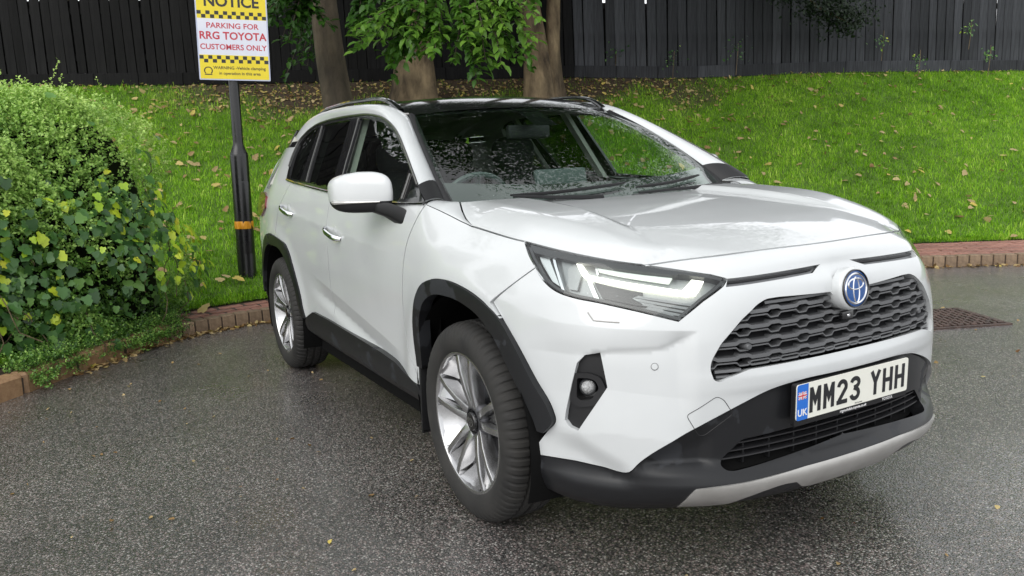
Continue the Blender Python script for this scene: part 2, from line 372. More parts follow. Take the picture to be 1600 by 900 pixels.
ST=[
(u_of(y=0),[(.18,-.20),(.22,-.13),(.25,-.03),(.28,.0),(.31,.020),(.335,.027),(.35,.024),(.385,-.012),(.40,-.016),(.46,-.010),(.55,.0),(.60,.004),(.62,.012),(.65,.010),(.68,-.005),(.75,-.015),(.83,-.02),(.867,-.022),(.90,-.03),(.925,-.055),(.94,-.07),(.96,-.072),(.98,-.085),(1.0,-.115),(1.04,-.2),(1.7,-1.)]),
(u_of(y=.43),[(.18,-.20),(.22,-.13),(.25,-.04),(.28,-.008),(.31,.012),(.335,.018),(.35,.015),(.385,-.010),(.40,-.013),(.46,-.008),(.55,.0),(.60,.002),(.62,.006),(.65,.006),(.68,.0),(.75,-.003),(.83,-.008),(.867,-.015),(.90,-.028),(.925,-.045),(.94,-.055),(.96,-.068),(.98,-.095),(1.0,-.14),(1.04,-.23),(1.7,-1.)]),
(u_of(y=.60),[(.18,-.18),(.22,-.12),(.25,-.06),(.28,-.025),(.31,-.006),(.335,.0),(.35,-.001),(.39,-.008),(.45,-.007),(.6,-.004),(.68,-.006),(.75,-.012),(.85,-.04),(.9,-.065),(.95,-.1),(.985,-.145),(1.04,-.22),(1.7,-1.)]),
(u_of(x=.68),[(.18,-.15),(.22,-.1),(.25,-.05),(.30,-.02),(.4,-.005),(.55,0),(.68,0),(.75,-.005),(.85,-.035),(.9,-.055),(.95,-.085),(1.0,-.125),(1.04,-.18),(1.7,-.9)]),
(u_of(x=.45),[(.18,-.1),(.22,-.07),(.27,-.03),(.34,-.005),(.5,0),(.7,.005),(.8,0),(.88,-.015),(.95,-.05),(1.0,-.08),(1.03,-.11),(1.08,-.2),(1.7,-.9)]),
(u_of(x=.3),[(.18,-.1),(.27,-.03),(.5,0),(.7,.005),(.85,.0),(.92,-.02),(.98,-.045),(1.03,-.085),(1.06,-.11),(1.1,-.18),(1.7,-.9)]),
(u_of(x=-.05),[(.18,-.07),(.5,-.01),(.7,0),(.85,0),(.92,-.008),(.98,-.03),(1.03,-.07),(1.07,-.105),(1.12,-.17),(1.15,-.22),(1.7,-.8)]),
(u_of(x=-.35),[(.18,-.07),(.3,-.04),(.5,-.02),(.7,-.005),(.85,0),(.95,-.005),(1.03,-.015),(1.08,-.026),(1.12,-.036),(1.15,-.046),(1.2,-.068),(1.3,-.11),(1.4,-.155),(1.5,-.205),(1.56,-.235),(1.7,-.34)]),
(u_of(x=-1.),[(.18,-.06),(.34,-.03),(.42,-.018),(.48,-.022),(.6,-.016),(.7,-.008),(.8,0),(.9,.002),(1.0,-.003),(1.1,-.022),(1.15,-.038),(1.2,-.06),(1.3,-.105),(1.4,-.155),(1.5,-.205),(1.56,-.235),(1.7,-.34)]),
(u_of(x=-2.),[(.18,-.06),(.34,-.03),(.42,-.018),(.48,-.016),(.6,-.012),(.7,-.006),(.8,0),(.9,.002),(1.0,.0),(1.1,-.012),(1.15,-.025),(1.2,-.045),(1.3,-.095),(1.4,-.15),(1.5,-.205),(1.56,-.235),(1.7,-.34)]),
(u_of(x=-2.69),[(.18,-.06),(.5,-.0),(.8,.003),(.9,.005),(1.0,.005),(1.1,-.006),(1.15,-.018),(1.2,-.035),(1.3,-.085),(1.4,-.14),(1.5,-.20),(1.56,-.235),(1.7,-.34)]),
(u_of(x=-3.2),[(.18,-.06),(.5,-.0),(.8,-.003),(.9,-.005),(1.0,-.012),(1.1,-.035),(1.2,-.085),(1.3,-.135),(1.4,-.195),(1.5,-.26),(1.56,-.30),(1.7,-.40)]),
(u_of(x=-3.48),[(.18,-.08),(.3,-.03),(.5,0),(.8,0),(.9,-.01),(1.0,-.02),(1.1,-.04),(1.2,-.09),(1.3,-.15),(1.45,-.26),(1.6,-.42),(1.7,-.5)]),
(u_of(x=-3.62),[(.18,-.1),(.3,-.03),(.5,0),(.75,0),(.8,-.03),(1.0,-.05),(1.1,-.08),(1.2,-.15),(1.3,-.23),(1.45,-.36),(1.6,-.5),(1.7,-.6)]),
(UMAX,[(.18,-.1),(.3,-.03),(.5,0),(.75,0),(.8,-.03),(1.0,-.05),(1.1,-.08),(1.2,-.15),(1.3,-.23),(1.45,-.36),(1.6,-.5),(1.7,-.6)]),
]
Z0=np.linspace(.18,1.70,381)  # 4 mm
_T=np.array([gsm(pchip(*zip(*p),Z0),1.5) for _,p in ST])
DT=pchip([u for u,_ in ST],_T,U0)
DT=gsm(DT,10,0)
def bil(T,u,z):
    a=np.clip((u-U0[0])/(U0[1]-U0[0]),0,len(U0)-1.001); b=np.clip((z-Z0[0])/(Z0[1]-Z0[0]),0,len(Z0)-1.001)
    i=a.astype(int); j=b.astype(int); f=a-i; g=b-j
    return T[i,j]*(1-f)*(1-g)+T[i+1,j]*f*(1-g)+T[i,j+1]*(1-f)*g+T[i+1,j+1]*f*g
def S(u,z,off=0.):
    """half-body wrap: u may be negative (mirrored to y<0)"""
    u=np.asarray(u,float); z=np.asarray(z,float); s=np.where(u<0,-1.,1.); a=np.abs(u)
    d=bil(DT,a,z)+off
    x=np.interp(a,U0,_cx)+np.interp(a,U0,_nx)*d; y=np.interp(a,U0,_cy)+np.interp(a,U0,_ny)*d
    return np.stack([x,y*s,z+0*x],-1)
# ------------------------------------------------------------------ car: panels cut from smooth surfaces
def dense(P, sp, closed=True):
    P = np.asarray(P, float); out = []
    n = len(P)
    for i in range(n if closed else n-1):
        a, b = P[i], P[(i+1) % n]; k = max(1, int(np.ceil(np.linalg.norm(b-a)/sp)))
        out.append(a+(b-a)*np.linspace(0, 1, k, endpoint=False)[:, None])
    if not closed: out.append(P[-1:])
    return np.vstack(out)
def curve(P, sp=.012):
    """smooth open curve through points"""
    P = np.asarray(P, float)
    if len(P) < 3: return P
    return _cr(P, 8)
def path(*parts): return np.vstack([np.atleast_2d(np.asarray(p, float)) for p in parts])
def area(P): return .5*np.sum(P[:, 0]*np.roll(P[:, 1], -1)-np.roll(P[:, 0], -1)*P[:, 1])
def inside(pts, P):
    x, y = pts[:, 0][:, None], pts[:, 1][:, None]; a = P; b = np.roll(P, -1, 0)
    c = (a[:, 1] > y) != (b[:, 1] > y)
    with np.errstate(all='ignore'):
        xi = a[:, 0]+(y-a[:, 1])/(b[:, 1]-a[:, 1])*(b[:, 0]-a[:, 0])
    return (np.sum(c & (x < xi), 1) % 2) == 1
def inset(P, g):
    """shift a loop to its left (into the material) by g"""
    if g == 0: return P
    d = np.roll(P, -1, 0)-P; d /= np.linalg.norm(d, axis=1)[:, None]+1e-12; nl = np.c_[-d[:, 1], d[:, 0]]
    m = nl+np.roll(nl, 1, 0); l = np.linalg.norm(m, axis=1)[:, None]; m = m/np.maximum(l, .3)
    return P+m*g
def round_corners(P, r, n=4, only=None):
    P = np.asarray(P, float); out = []
    for i in range(len(P)):
        p, a, b = P[i], P[i-1], P[(i+1) % len(P)]
        if only is not None and i not in only: out.append(p[None]); continue
        la, lb = np.linalg.norm(a-p), np.linalg.norm(b-p); q = min(r, la*.45, lb*.45)
        A = p+(a-p)/la*q; B = p+(b-p)/lb*q; t = np.linspace(0, 1, n+1)[:, None]
        out.append((1-t)**2*A+2*t*(1-t)*p+t*t*B)
    return np.vstack(out)
def surf_normals(f, uv, e=.0025):
    du = f(uv[:, 0]+e, uv[:, 1])-f(uv[:, 0]-e, uv[:, 1]); dv = f(uv[:, 0], uv[:, 1]+e)-f(uv[:, 0], uv[:, 1]-e)
    n = np.cross(du, dv); return n/(np.linalg.norm(n, axis=1)[:, None]+1e-12)
def panel(name, outer, m, parent, f, holes=(), sp=.022, lip=.012, gap=.002, sides=(-1, 1), hgap=0.0, back=False, label=None, holelip=None, extra=()):
    outer = np.asarray(outer, float)
    loops = []
    for i, P in enumerate([outer]+[np.asarray(h, float) for h in holes]):
        P = P[np.linalg.norm(P-np.roll(P, 1, 0), axis=1) > 1e-5]
        if (area(P) < 0) == (i == 0): P = P[::-1]
        P = dense(P, sp*.7); loops.append(inset(P, gap if i == 0 else hgap))
    allb = np.vstack(loops); lo, hi = allb.min(0), allb.max(0)
    gx, gy = np.meshgrid(np.arange(lo[0], hi[0], sp), np.arange(lo[1], hi[1], sp*.866)); gx = gx+(np.arange(gx.shape[0]) % 2)[:, None]*sp/2
    I = np.c_[gx.ravel(), gy.ravel()]
    nx_ = 0
    if len(extra):
        X = np.vstack([dense(np.asarray(e, float), sp*.6, False) for e in extra])
        I = np.vstack([I[np.min(np.hypot(I[:, None, 0]-X[None, :, 0], I[:, None, 1]-X[None, :, 1]), 1) > sp*.5] if len(I)*len(X) < 6e7 else I, X])
    k = inside(I, loops[0])
    for h in loops[1:]: k &= ~inside(I, h)
    I = I[k]
    if len(I):
        d = np.concatenate([np.min(np.hypot(c[:, None, 0]-allb[None, :, 0], c[:, None, 1]-allb[None, :, 1]), 1) for c in np.array_split(I, max(1, len(I)//400))])
        I = I[d > sp*.45]
    edges = []; n = 0
    for P in loops: edges += [(n+i, n+(i+1) % len(P)) for i in range(len(P))]; n += len(P)
    vs, es, fs, ov, *_ = delaunay_2d_cdt([Vector(p) for p in np.vstack([allb, I])], edges, [], 0, 1e-7)
    uv = np.array([tuple(v) for v in vs]); T = np.array([t for t in fs])
    c = uv[T].mean(1); k = inside(c, loops[0])
    for h in loops[1:]: k &= ~inside(c, h)
    T = T[k]
    a = uv[T]; ar = (a[:, 1, 0]-a[:, 0, 0])*(a[:, 2, 1]-a[:, 0, 1])-(a[:, 2, 0]-a[:, 0, 0])*(a[:, 1, 1]-a[:, 0, 1])
    T[ar < 0] = T[ar < 0][:, ::-1]; T = T[np.abs(ar) > 1e-10]
    P3 = f(uv[:, 0], uv[:, 1]); NN = surf_normals(f, uv)
    V = [P3]; NV = [NN]; F = [tuple(t) for t in T]; n = len(P3)
    if lip:
        for li, L in enumerate(loops):
            lp = lip if li == 0 or holelip is None else holelip
            p = f(L[:, 0], L[:, 1]); q = surf_normals(f, L); tg = np.roll(p, -1, 0)-np.roll(p, 1, 0); tg /= np.linalg.norm(tg, axis=1)[:, None]+1e-12
            on = np.cross(tg, q)
            V += [p, p-q*lp]; NV += [on, on]; kx = len(p)
            for i in range(kx):
                j = (i+1) % kx; F.append((n+i, n+kx+i, n+kx+j, n+j))
            n += 2*kx
    V = np.vstack(V); NV = np.vstack(NV); out = []
    for s in sides:
        if s == 1: o = link(name, mesh(name, V, F, True, NV), m, parent)
        else:
            fl = np.array([1, -1, 1]); o = link(name, mesh(name, V*fl, [t[::-1] for t in F], True, NV*fl), m, parent)
        if label: o['label'] = label
        out.append(o)
    return out
def full(half):
    """half outline from the top of the centre line round to its foot -> whole outline in signed u"""
    h = np.asarray(half, float); return np.vstack([h, (h*[-1, 1])[::-1]])
def ux(x): return u_of(x=x)
def XZ(pts): return np.array([(ux(x), z) for x, z in pts])
def sstep(a, b, x): t = np.clip((np.asarray(x)-a)/(b-a), 0, 1); return t*t*(3-2*t)
def lin(x, pts): return np.interp(x, [p[0] for p in pts], [p[1] for p in pts])

def resample(P, n):
    P = np.asarray(P, float); s = np.r_[0, np.cumsum(np.linalg.norm(np.diff(P, axis=0), axis=1))]; t = np.linspace(0, s[-1], n); return np.array([np.interp(t, s, P[:, k]) for k in range(P.shape[1])]).T
def smooth3(P, n, k=1.5): P = resample(P, n); return gsm(P, k)
def grid_obj(name, G, mat, parent, sides=(-1, 1), smooth=True, lipw=0):
    n, k = G.shape[:2]
    du = np.gradient(G, axis=0); dv = np.gradient(G, axis=1); N = np.cross(du, dv); N /= np.linalg.norm(N, axis=2)[..., None]+1e-12
    V = G.reshape(-1, 3); NN = N.reshape(-1, 3); F = [(i*k+j, (i+1)*k+j, (i+1)*k+j+1, i*k+j+1) for i in range(n-1) for j in range(k-1)]
    if NN[:, 2].mean()+NN[:, 1].mean()*.3 < 0: NN = -NN; F = [f[::-1] for f in F]
    for s in sides:
        fl = np.array([1, s, 1]); link(name, mesh(name, V*fl, F if s == 1 else [f[::-1] for f in F], smooth, NN*fl), mat, parent)
# --- surfaces
WEDGE_T = [(0, .795), (.569, .797), (.815, .807), (1.002, .818), (1.182, .852), (1.3, .875)]
WEDGE_B = [(0, .797), (.560, .796), (.600, .778), (.668, .750), (.813, .742), (.901, .728), (1.0, .72), (1.3, .72)]
def tuck_off(a, z):
    zr = lin(a, [(.70, .36), (.80, .426), (.925, .488), (1.0, .50)])
    return -.020*sstep(0, .09, zr-z)*sstep(.72, .80, a)*(1-sstep(.93, 1.08, a))
def bump_off(u, z):
    """relief of the bumper skin: a wedge that tucks in under the headlamp, a hollow beside the fog lamp, a lip that leans out again"""
    a = np.abs(u); fade = sstep(.553, .625, a)*(1-sstep(.98, 1.16, a))
    zt = lin(a, WEDGE_T); zb = lin(a, WEDGE_B); zc = lin(a, [(.5, .588), (.56, .593), (.82, .623), (1.0, .60)])
    d = -.015*np.clip((zt-z)/np.maximum(zt-zb, .004), 0, 1)-.005*np.clip((zb-z)/.006, 0, 1)*(1-sstep(.86, .93, a))
    d = d*(1-np.clip((zc-z)/.13, 0, 1))+.005*np.clip((zb-z)/(zb-zc), 0, 1)*(1-np.clip((zc-z)/.13, 0, 1))
    return d*fade+tuck_off(a, z)
def zig(P, *off): return [np.array(P)+[0, o] for o in off]+[(np.array(P)+[0, o])*[-1, 1] for o in off]
BCREASE = zig(WEDGE_T[1:5], -.002, .002)+zig(WEDGE_B[1:6], .0005, -.0065)+zig([(.56, .593), (.82, .623)], -.002, .002)
def F_bump(u, z): return S(u, z, bump_off(u, z))
def arch_bulge(x, z, xc):
    r = np.hypot(x-xc, (z-.37)*1.0); return .012*np.exp(-((r-.52)/.07)**2)
def side_off(u, z):
    x = np.interp(np.abs(u), U0, _cx)
    d = arch_bulge(x, z, 0.0)+arch_bulge(x, z, -2.69)
    # scallop low on the doors: a crease from (-1.80,.695) to (-.60,.50), the face below it turned in
    t = (x+1.80)/1.20; zc = .695-.195*t; w = sstep(-2.05, -1.55, x)*(1-sstep(-.80, -.55, x))
    h = np.maximum(zc-z, 0); d = d-w*.016*np.clip(h/.085, 0, 1)*(1-sstep(.085, .16, h))
    zs = lin(x, [(-3.2, 1.10), (-2.3, 1.045), (-1.4, .985), (-.5, .93)])      # shoulder line through the handles
    d = d+.005*np.exp(-np.abs(z-zs)/np.where(z > zs, .05, .12))*sstep(-.45, -.9, x)
    return d
SCREASE = [XZ([(-1.80, .697), (-.60, .502)]), XZ([(-1.80, .692), (-.60, .497)])]
def F_side(u, z): return S(u, z, side_off(u, z))
def F_off(o): return lambda u, z: S(u, z, o)
def yedge(x): return lin(x, [(-.6, .70), (-.30, .725), (-.22, .757), (-.14, .782), (-.05, .80), (.15, .80), (.32, .797), (.47, .757), (.584, .70), (.68, .607), (.76, .50), (.84, .3), (.9, .2)])
def zedge(x): return lin(x, [(-.6, 1.16), (-.3, 1.147), (-.22, 1.118), (-.14, 1.090), (-.05, 1.072), (.15, 1.055), (.32, 1.040), (.47, 1.02), (.584, 1.0), (.68, .984), (.75, .990), (.83, .998), (.95, .99)])
_hx = np.linspace(-.6, .95, 311)
_zc = gsm(lin(_hx, [(-.6, 1.135), (-.3, 1.126), (-.1, 1.119), (.1, 1.106), (.3, 1.087), (.5, 1.064), (.65, 1.042), (.75, 1.022), (.83, 1.000), (.95, .955)]), 8)
_e1 = S(*_cr(np.array([(1.225, 1.041), (1.043, 1.019), (.885, .999), (.715, .977)]), 8).T); _e2 = S(*_cr(np.array([(ux(.32), 1.040), (ux(.15), 1.055), (ux(-.05), 1.072)]), 8).T)
_ed = np.vstack([[(-.6, .70, 1.16), (-.30, .725, 1.147), (-.22, .757, 1.118), (-.14, .782, 1.090)], _e2[::-1], _e1[1:], [(.76, .50, .990), (.83, .3, .998), (.95, .2, .99)]])
_ed = _ed[np.argsort(_ed[:, 0])]
_ye = gsm(np.interp(_hx, _ed[:, 0], _ed[:, 1]), 2); _ze = gsm(np.interp(_hx, _ed[:, 0], _ed[:, 2]), 2)
def Hood0(x, y):
    a = np.abs(y); zc = np.interp(x, _hx, _zc); ye = np.interp(x, _hx, _ye); ze = np.interp(x, _hx, _ze)
    yr = lin(x, [(-.4, .40), (.2, .43), (.5, .47), (.7, .5)])                                   # ridge line
    amp = .022*(1-sstep(.15, .72, x))
    sh = amp*sstep(0, .055, a-yr)*(1+.0*a)
    zz = zc+sh-.012*(a/.6)**2*sstep(.2, .7, x)
    w = .16; t = np.clip((a-(ye-w))/w, 0, 1.3); return np.stack([x+0*y, y+0*x, zz+(ze-zz)*t*t], -1)

HOODF = [(0, 1.001), (.3, .999), (.5, .992), (.715, .977)]
_fu = np.linspace(0, .715, 80); _ff = S(_fu, np.interp(_fu, *zip(*[tuple(q) for q in _cr(np.array(HOODF), 8)])), 0)
_fx, _fy, _fz = _ff[:, 0], _ff[:, 1], _ff[:, 2]
_fcorr = gsm(_fz-Hood0(_fx, _fy)[:, 2], 3)
def Hood(x, y):
    """bonnet skin, brought down to meet the front bumper along its leading edge"""
    P = Hood0(x, y); a = np.abs(P[:, 1]); ye = np.interp(P[:, 0], _hx, _ye); P[:, 2] += (1-np.clip((a-ye+.16)/.16, 0, 1)**2*(P[:, 0] < .66))* np.interp(a, _fy, _fcorr)*(1-sstep(0, .30, np.interp(a, _fy, _fx)-P[:, 0])); return P
car = empty('car', (-1.345, 0, 0))
tag(car, 'white SUV with black wheel arches, lit headlights and raindrops, parked on the wet asphalt', 'car')
Pt, Pl = M['paint'], M['plastic']

# outlines on the wrap (u along the plan outline, z up)
HL = dict(top=[(1.225, 1.041), (1.043, 1.019), (.885, .999), (.715, .977), (.578, .960), (.493, .948), (.446, .935)],
          bot=[(.446, .935), (.465, .918), (.534, .880), (.614, .826), (.730, .854), (.857, .878), (.954, .892), (1.005, .904), (1.068, .932), (1.131, .979), (1.225, 1.041)])
FB = [(1.122, .966), (1.199, .911), (1.284, .849)]
ARCHF_OUT = [(-.425, .49), (-.41, .61), (-.385, .70), (-.34, .785), (-.28, .840), (-.19, .873), (-.08, .886), (.07, .878), (.205, .848), (.31, .800), (.39, .72), (.46, .62), (.515, .54), (.525, .51), (.49, .465)]
ARCHF_IN = [(-.375, .49), (-.355, .60), (-.33, .69), (-.28, .765), (-.20, .812), (-.05, .832), (.09, .820), (.20, .786), (.28, .730), (.35, .64), (.42, .55), (.455, .49), (.465, .465)]
ARCHR_OUT = [(-3.24, .45), (-3.20, .56), (-3.12, .70), (-3.03, .80), (-2.90, .865), (-2.75, .888), (-2.60, .88), (-2.46, .865), (-2.37, .845), (-2.315, .805), (-2.26, .73), (-2.21, .64), (-2.17, .55), (-2.15, .47), (-2.13, .42)]
ARCHR_IN = [(-3.17, .45), (-3.14, .56), (-3.07, .68), (-2.98, .76), (-2.85, .81), (-2.70, .815), (-2.52, .80), (-2.42, .755), (-2.35, .69), (-2.29, .61), (-2.25, .53), (-2.22, .45), (-2.21, .42)]
FGAP = [(-.33, 1.149), (-.39, 1.07), (-.45, .98), (-.485, .89), (-.51, .80), (-.53, .68), (-.525, .60), (-.49, .51), (-.46, .46), (-.45, .40)]
BGAP = [(-1.50, 1.170), (-1.51, 1.05), (-1.53, .84), (-1.57, .67), (-1.60, .47), (-1.60, .40)]
RGAP = [(-2.33, 1.215), (-2.42, 1.13), (-2.53, 1.02), (-2.585, .92), (-2.58, .862)]
BELT = [(-.33, 1.150), (-.6, 1.142), (-1.0, 1.150), (-1.5, 1.172), (-2.0, 1.200), (-2.33, 1.222), (-2.47, 1.235)]
TOPW = [(-.33, 1.150), (-.52, 1.258), (-.70, 1.352), (-.95, 1.464), (-1.15, 1.520), (-1.40, 1.553), (-1.69, 1.566), (-1.92, 1.569), (-2.15, 1.565), (-2.37, 1.545), (-2.49, 1.512), (-2.57, 1.46), (-2.56, 1.375), (-2.52, 1.295), (-2.47, 1.235)]
BLK = [(0, .618), (.08, .618), (.227, .616), (.334, .602), (.414, .577), (.498, .543), (.622, .480), (.735, .405), (.769, .371), (.86, .375), (.969, .380), (1.06, .379), (1.125, .371)]

# --- front bumper skin
GR = [(0, .862), (.09, .864), (.288, .873), (.336, .872), (.369, .860), (.426, .821), (.492, .757), (.521, .712), (.527, .685), (.517, .652), (.500, .645), (.472, .657), (.427, .668), (.405, .674), (.19, .676), (0, .676)]
def boss(h):          # white boss round the badge dips into the grille opening
    e = [(.068*math.sin(a), .868-.068*math.cos(a)) for a in np.linspace(0, 1.35, 9)]; return np.vstack([e, [p for p in h if p[0] > .075]])
GRH = full(boss(round_corners(GR, .012)))
FOG = [(.852, .733), (.901, .723), (.927, .697), (.947, .628), (.968, .544), (.972, .515), (.954, .497), (.925, .489), (.894, .535), (.830, .630), (.842, .690)]
def arch_front_edge(P, x0): return [p for p in P if p[0] >= x0]
bo = path(curve(HOODF), [(.578, .960), (.493, .948), (.446, .935), (.465, .918), (.534, .880), (.614, .826)], curve(HL['bot'][3:10])[1:],
          FB, curve(XZ(ARCHF_OUT[9:])), [(1.125, .371)], curve(BLK)[::-1])
fogR, fogL = np.array(FOG), np.array(FOG)*[-1, 1]
TRIM = [(.069, .943), (.444, .936), (.458, .914), (.122, .923)]
trR, trL = np.array(TRIM), np.array(TRIM)*[-1, 1]
panel('front_bumper', full(bo), Pt, car, F_bump, holes=[GRH, fogR, fogL, trR, trL], extra=BCREASE, sp=.0115, lip=.016, gap=.0022, sides=(1,), holelip=.035)
panel('bumper_inset_trim', TRIM, M['slat'], car, F_off(-.018), sp=.03, lip=0, gap=-.006)
panel('bumper_inset_trim', [(.098, .9335), (.449, .9265), (.453, .9215), (.112, .9290)], M['satin'], car, F_off(-.010), sp=.03, lip=.01, gap=0)
# towing eye cover: a raised rounded outline on the skin
HOOK = round_corners([(.597, .549), (.508, .603), (.487, .592), (.457, .545), (.545, .486), (.562, .487)], .012)
h3 = dense(HOOK, .01)
for s in (-1, 1):
    pts = [F_bump(np.array([u]), np.array([z]))[0]*[1, s, 1] for u, z in h3] if True else None
    if s == -1: MB().tube([Vector(p) for p in pts]+[Vector(pts[0])], .0011, 5, False).build('tow_eye_seam', M['satin'], car)
# parking sensors and the washer cover
for s in (-1, 1):
    p = F_bump(np.array([.687]), np.array([.694]))[0]; n = surf_normals(F_bump, np.array([[.687, .694]]))[0]
    p, n = Vector(p*[1, s, 1]), Vector(n*[1, s, 1]); q = n.to_track_quat('Z', 'Y').to_matrix().to_4x4(); q.translation = p
    MB().lathe([(0, .0014), (.0085, .0014), (.0095, .0006), (.0098, -.004)], 20, q).build('parking_sensor', Pt, car, smooth=True)
    MB().lathe([(.0100, -.002), (.0100, .0012), (.0108, .0012), (.0108, -.002)], 20, q).build('sensor_ring', M['satin'], car)
for s in (-1, 1):
    pts = [F_bump(np.array([u]), np.array([z]))[0]*[1, s, 1] for u, z in dense([(.893, .850), (.872, .828), (.79, .824)], .01, False)]
    MB().tube([Vector(p) for p in pts], .0024, 6).build('washer_cover', M['silver'], car)

# --- black lower bumper, silver skid plate, lower intake
def low_off(u, z):
    a = np.abs(u); base = -.012*sstep(.365, .40, z)
    tri = -.020*sstep(.50, .56, a)*(1-sstep(.70, .78, a))*sstep(.372, .40, z)*(1-sstep(.44, .52, z+ (a-.55)*.35))
    return base*(1-sstep(.66, .74, a))+tri+.004*(1-sstep(.33, .36, z))+tuck_off(a, z)*sstep(.31, .365, z)
def F_low(u, z): return S(u, z, low_off(u, z))
INT = round_corners([(0, .462), (.238, .462), (.416, .455), (.482, .403), (.491, .385), (.477, .372), (.455, .369), (.3, .378), (0, .392)], .010)
INT[0] = (0, .462); INT[-1] = (0, .392)
lo = path(curve(BLK), [(1.115, .30), (1.09, .255), (1.0, .225), (.86, .212), (.7, .205), (.5, .20), (0, .20)])
panel('lower_bumper', full(lo), Pl, car, F_low, holes=[full(INT)], sp=.02, lip=.016, gap=.0015, sides=(1,), holelip=.05)
ii = full(INT); panel('intake_backing', ii*[1.0, 1.0], M['dark'], car, F_off(-.060), sp=.05, lip=0, gap=-.02, sides=(1,))
for z, x0 in ((.443, .43), (.420, .465), (.398, .480)):
    uu = np.linspace(-x0, x0, 41); a = S(uu, uu*0+z+.002, -.018); b = S(uu, uu*0+z-.002, -.018); c_ = S(uu, uu*0+z-.004, -.055); d_ = S(uu, uu*0+z+.004, -.055)
    V = np.vstack([a, b, c_, d_]); n = 41; F = []
    for i in range(n-1):
        for r0, r1 in ((0, 1), (1, 2), (3, 0)): F.append((r0*n+i, r1*n+i, r1*n+i+1, r0*n+i+1))
    link('intake_bar', mesh('intake_bar', V, F), M['louvre'], car)
for u in np.linspace(-.40, .40, 9):
    p = S(np.array([u]), np.array([.412]), -.045)[0]; MB().box(p, (.03, .006, .08)).build('intake_strut', M['satin'], car)
SK = [(0, .353), (.218, .352), (.396, .342), (.514, .334), (.576, .327), (.592, .305), (.612, .262), (.618, .236), (.533, .243), (.460, .258), (.429, .276), (.37, .297), (.320, .307), (.288, .309), (.25, .306), (.21, .275), (.17, .266), (0, .266)]
panel('skid_plate', full(round_corners(SK, .006, only=range(3, 17))), M['silver'], car, F_off(.010), sp=.025, lip=.02, gap=0, sides=(1,))

# --- grille
panel('grille_backing', full(GR), M['dark'], car, F_off(-.075), sp=.06, lip=0, gap=-.03, sides=(1,))
GRP = full(boss(GR))
def span(z, P=None):
    """u range of the opening at height z (right half)"""
    P = np.array(GR); us = []
    for a, b in zip(P[:-1], P[1:]):
        if (a[1]-z)*(b[1]-z) <= 0 and a[1] != b[1]: us.append(a[0]+(z-a[1])/(b[1]-a[1])*(b[0]-a[0]))
    return max(us) if us else .3
PER = .112
def wave(u, amp, ph):
    """flat bar that lifts over a hexagonal cell once per period"""
    t = ((u+ph)/PER) % 1.0; return amp*np.interp(t, [0, .27, .36, .63, .72, 1.0], [0, 0, 1, 1, 0, 0])
grille = empty('grille', tuple(S(np.array([0.]), np.array([.66]))[0]), car)
def ribbon(name, zf, uu, o0, o1, h, mat):
    z = zf; n = len(uu); q = [S(uu, z+h/2, o0), S(uu, z-h/2, o0), S(uu, z-h/2, o1), S(uu, z+h/2, o1)]; V = np.vstack(q); F = []
    for i in range(n-1):
        for r0, r1 in ((0, 1), (1, 2), (3, 0)): F.append((r0*n+i, r1*n+i, r1*n+i+1, r0*n+i+1))
    return link(name, mesh(name, V, F), mat, grille)
for k, z in enumerate((.700, .744, .788, .832)):
    w = span(z)+.004; uu = np.arange(-w, w, .004); ph = 0.02+(k % 2)*0.0
    ribbon('grille_slat', z+.006+wave(uu, .006, ph), uu, -.010, -.050, .0110, M['slat'])
    w = span(z-.012)+.002; uu = np.arange(-w, w, .004)
    ribbon('grille_rib', z-.0065-wave(uu, .0105, ph), uu, -.013, -.050, .0042, M['slat'])
    # louvre leaf between two slats, set deeper
    w = span(z+.02)-.006; uu = np.arange(-w, w, .02); n = len(uu)
    V = np.vstack([S(uu, uu*0+z+.030, -.058), S(uu, uu*0+z+.012, -.034)])
    link('grille_louvre', mesh('grille_louvre', V, [(i, n+i, n+i+1, i+1) for i in range(n-1)]), M['louvre'], grille)
for sgn in (-1, 1):
    uu = np.arange(.425, .512, .004)*sgn; uu = uu[::sgn]
    ribbon('grille_rib', .672-.0*uu, uu, -.012, -.05, .008, M['slat']); uu = np.arange(.462, .508, .004)*sgn; uu = uu[::sgn]; ribbon('grille_rib', .657-.0*uu, uu, -.012, -.05, .006, M['slat'])
z = .682; w = .40; uu = np.arange(-w, w, .004)
ribbon('grille_rib', z+wave(uu, .008, .02), uu, -.014, -.05, .005, M['slat'])
ribbon('grille_rib', .858-0*np.arange(-.33, .33, .004), np.arange(-.33, .33, .004), -.016, -.05, .008, M['slat'])
for s in (-1, 1):     # end bars that follow the slanted sides of the opening
    e = dense([(.395, .838), (.486, .754), (.512, .712), (.515, .676)], .01, False); p = S(e[:, 0], e[:, 1], -.02)*[1, s, 1]
    MB().tube([Vector(v) for v in p], .004, 6).build('grille_rib', M['louvre'], grille)
    p = S(np.array([.40]), np.array([.738]), -.010)[0]*[1, s, 1]; q = Matrix.Rotation(math.pi/2, 4, 'Y'); q.translation = p
    MB().lathe([(0, .006), (.008, .006), (.0095, .003), (.0095, -.03)], 18, q).build('radar_sensor', M['slat'], grille, smooth=True)
MB().box(S(np.array([0.]), np.array([.782]), -.012)[0], (.03, .05, .026)).build('camera_housing', M['gloss'], grille, bevel=.004)
q = Matrix.Rotation(math.pi/2, 4, 'Y'); q.translation = Vector(S(np.array([0.]), np.array([.782]), .004)[0])
MB().lathe([(0, .003), (.004, .003), (.006, 0)], 14, q).build('front_camera', M['chrome'], grille, smooth=True)

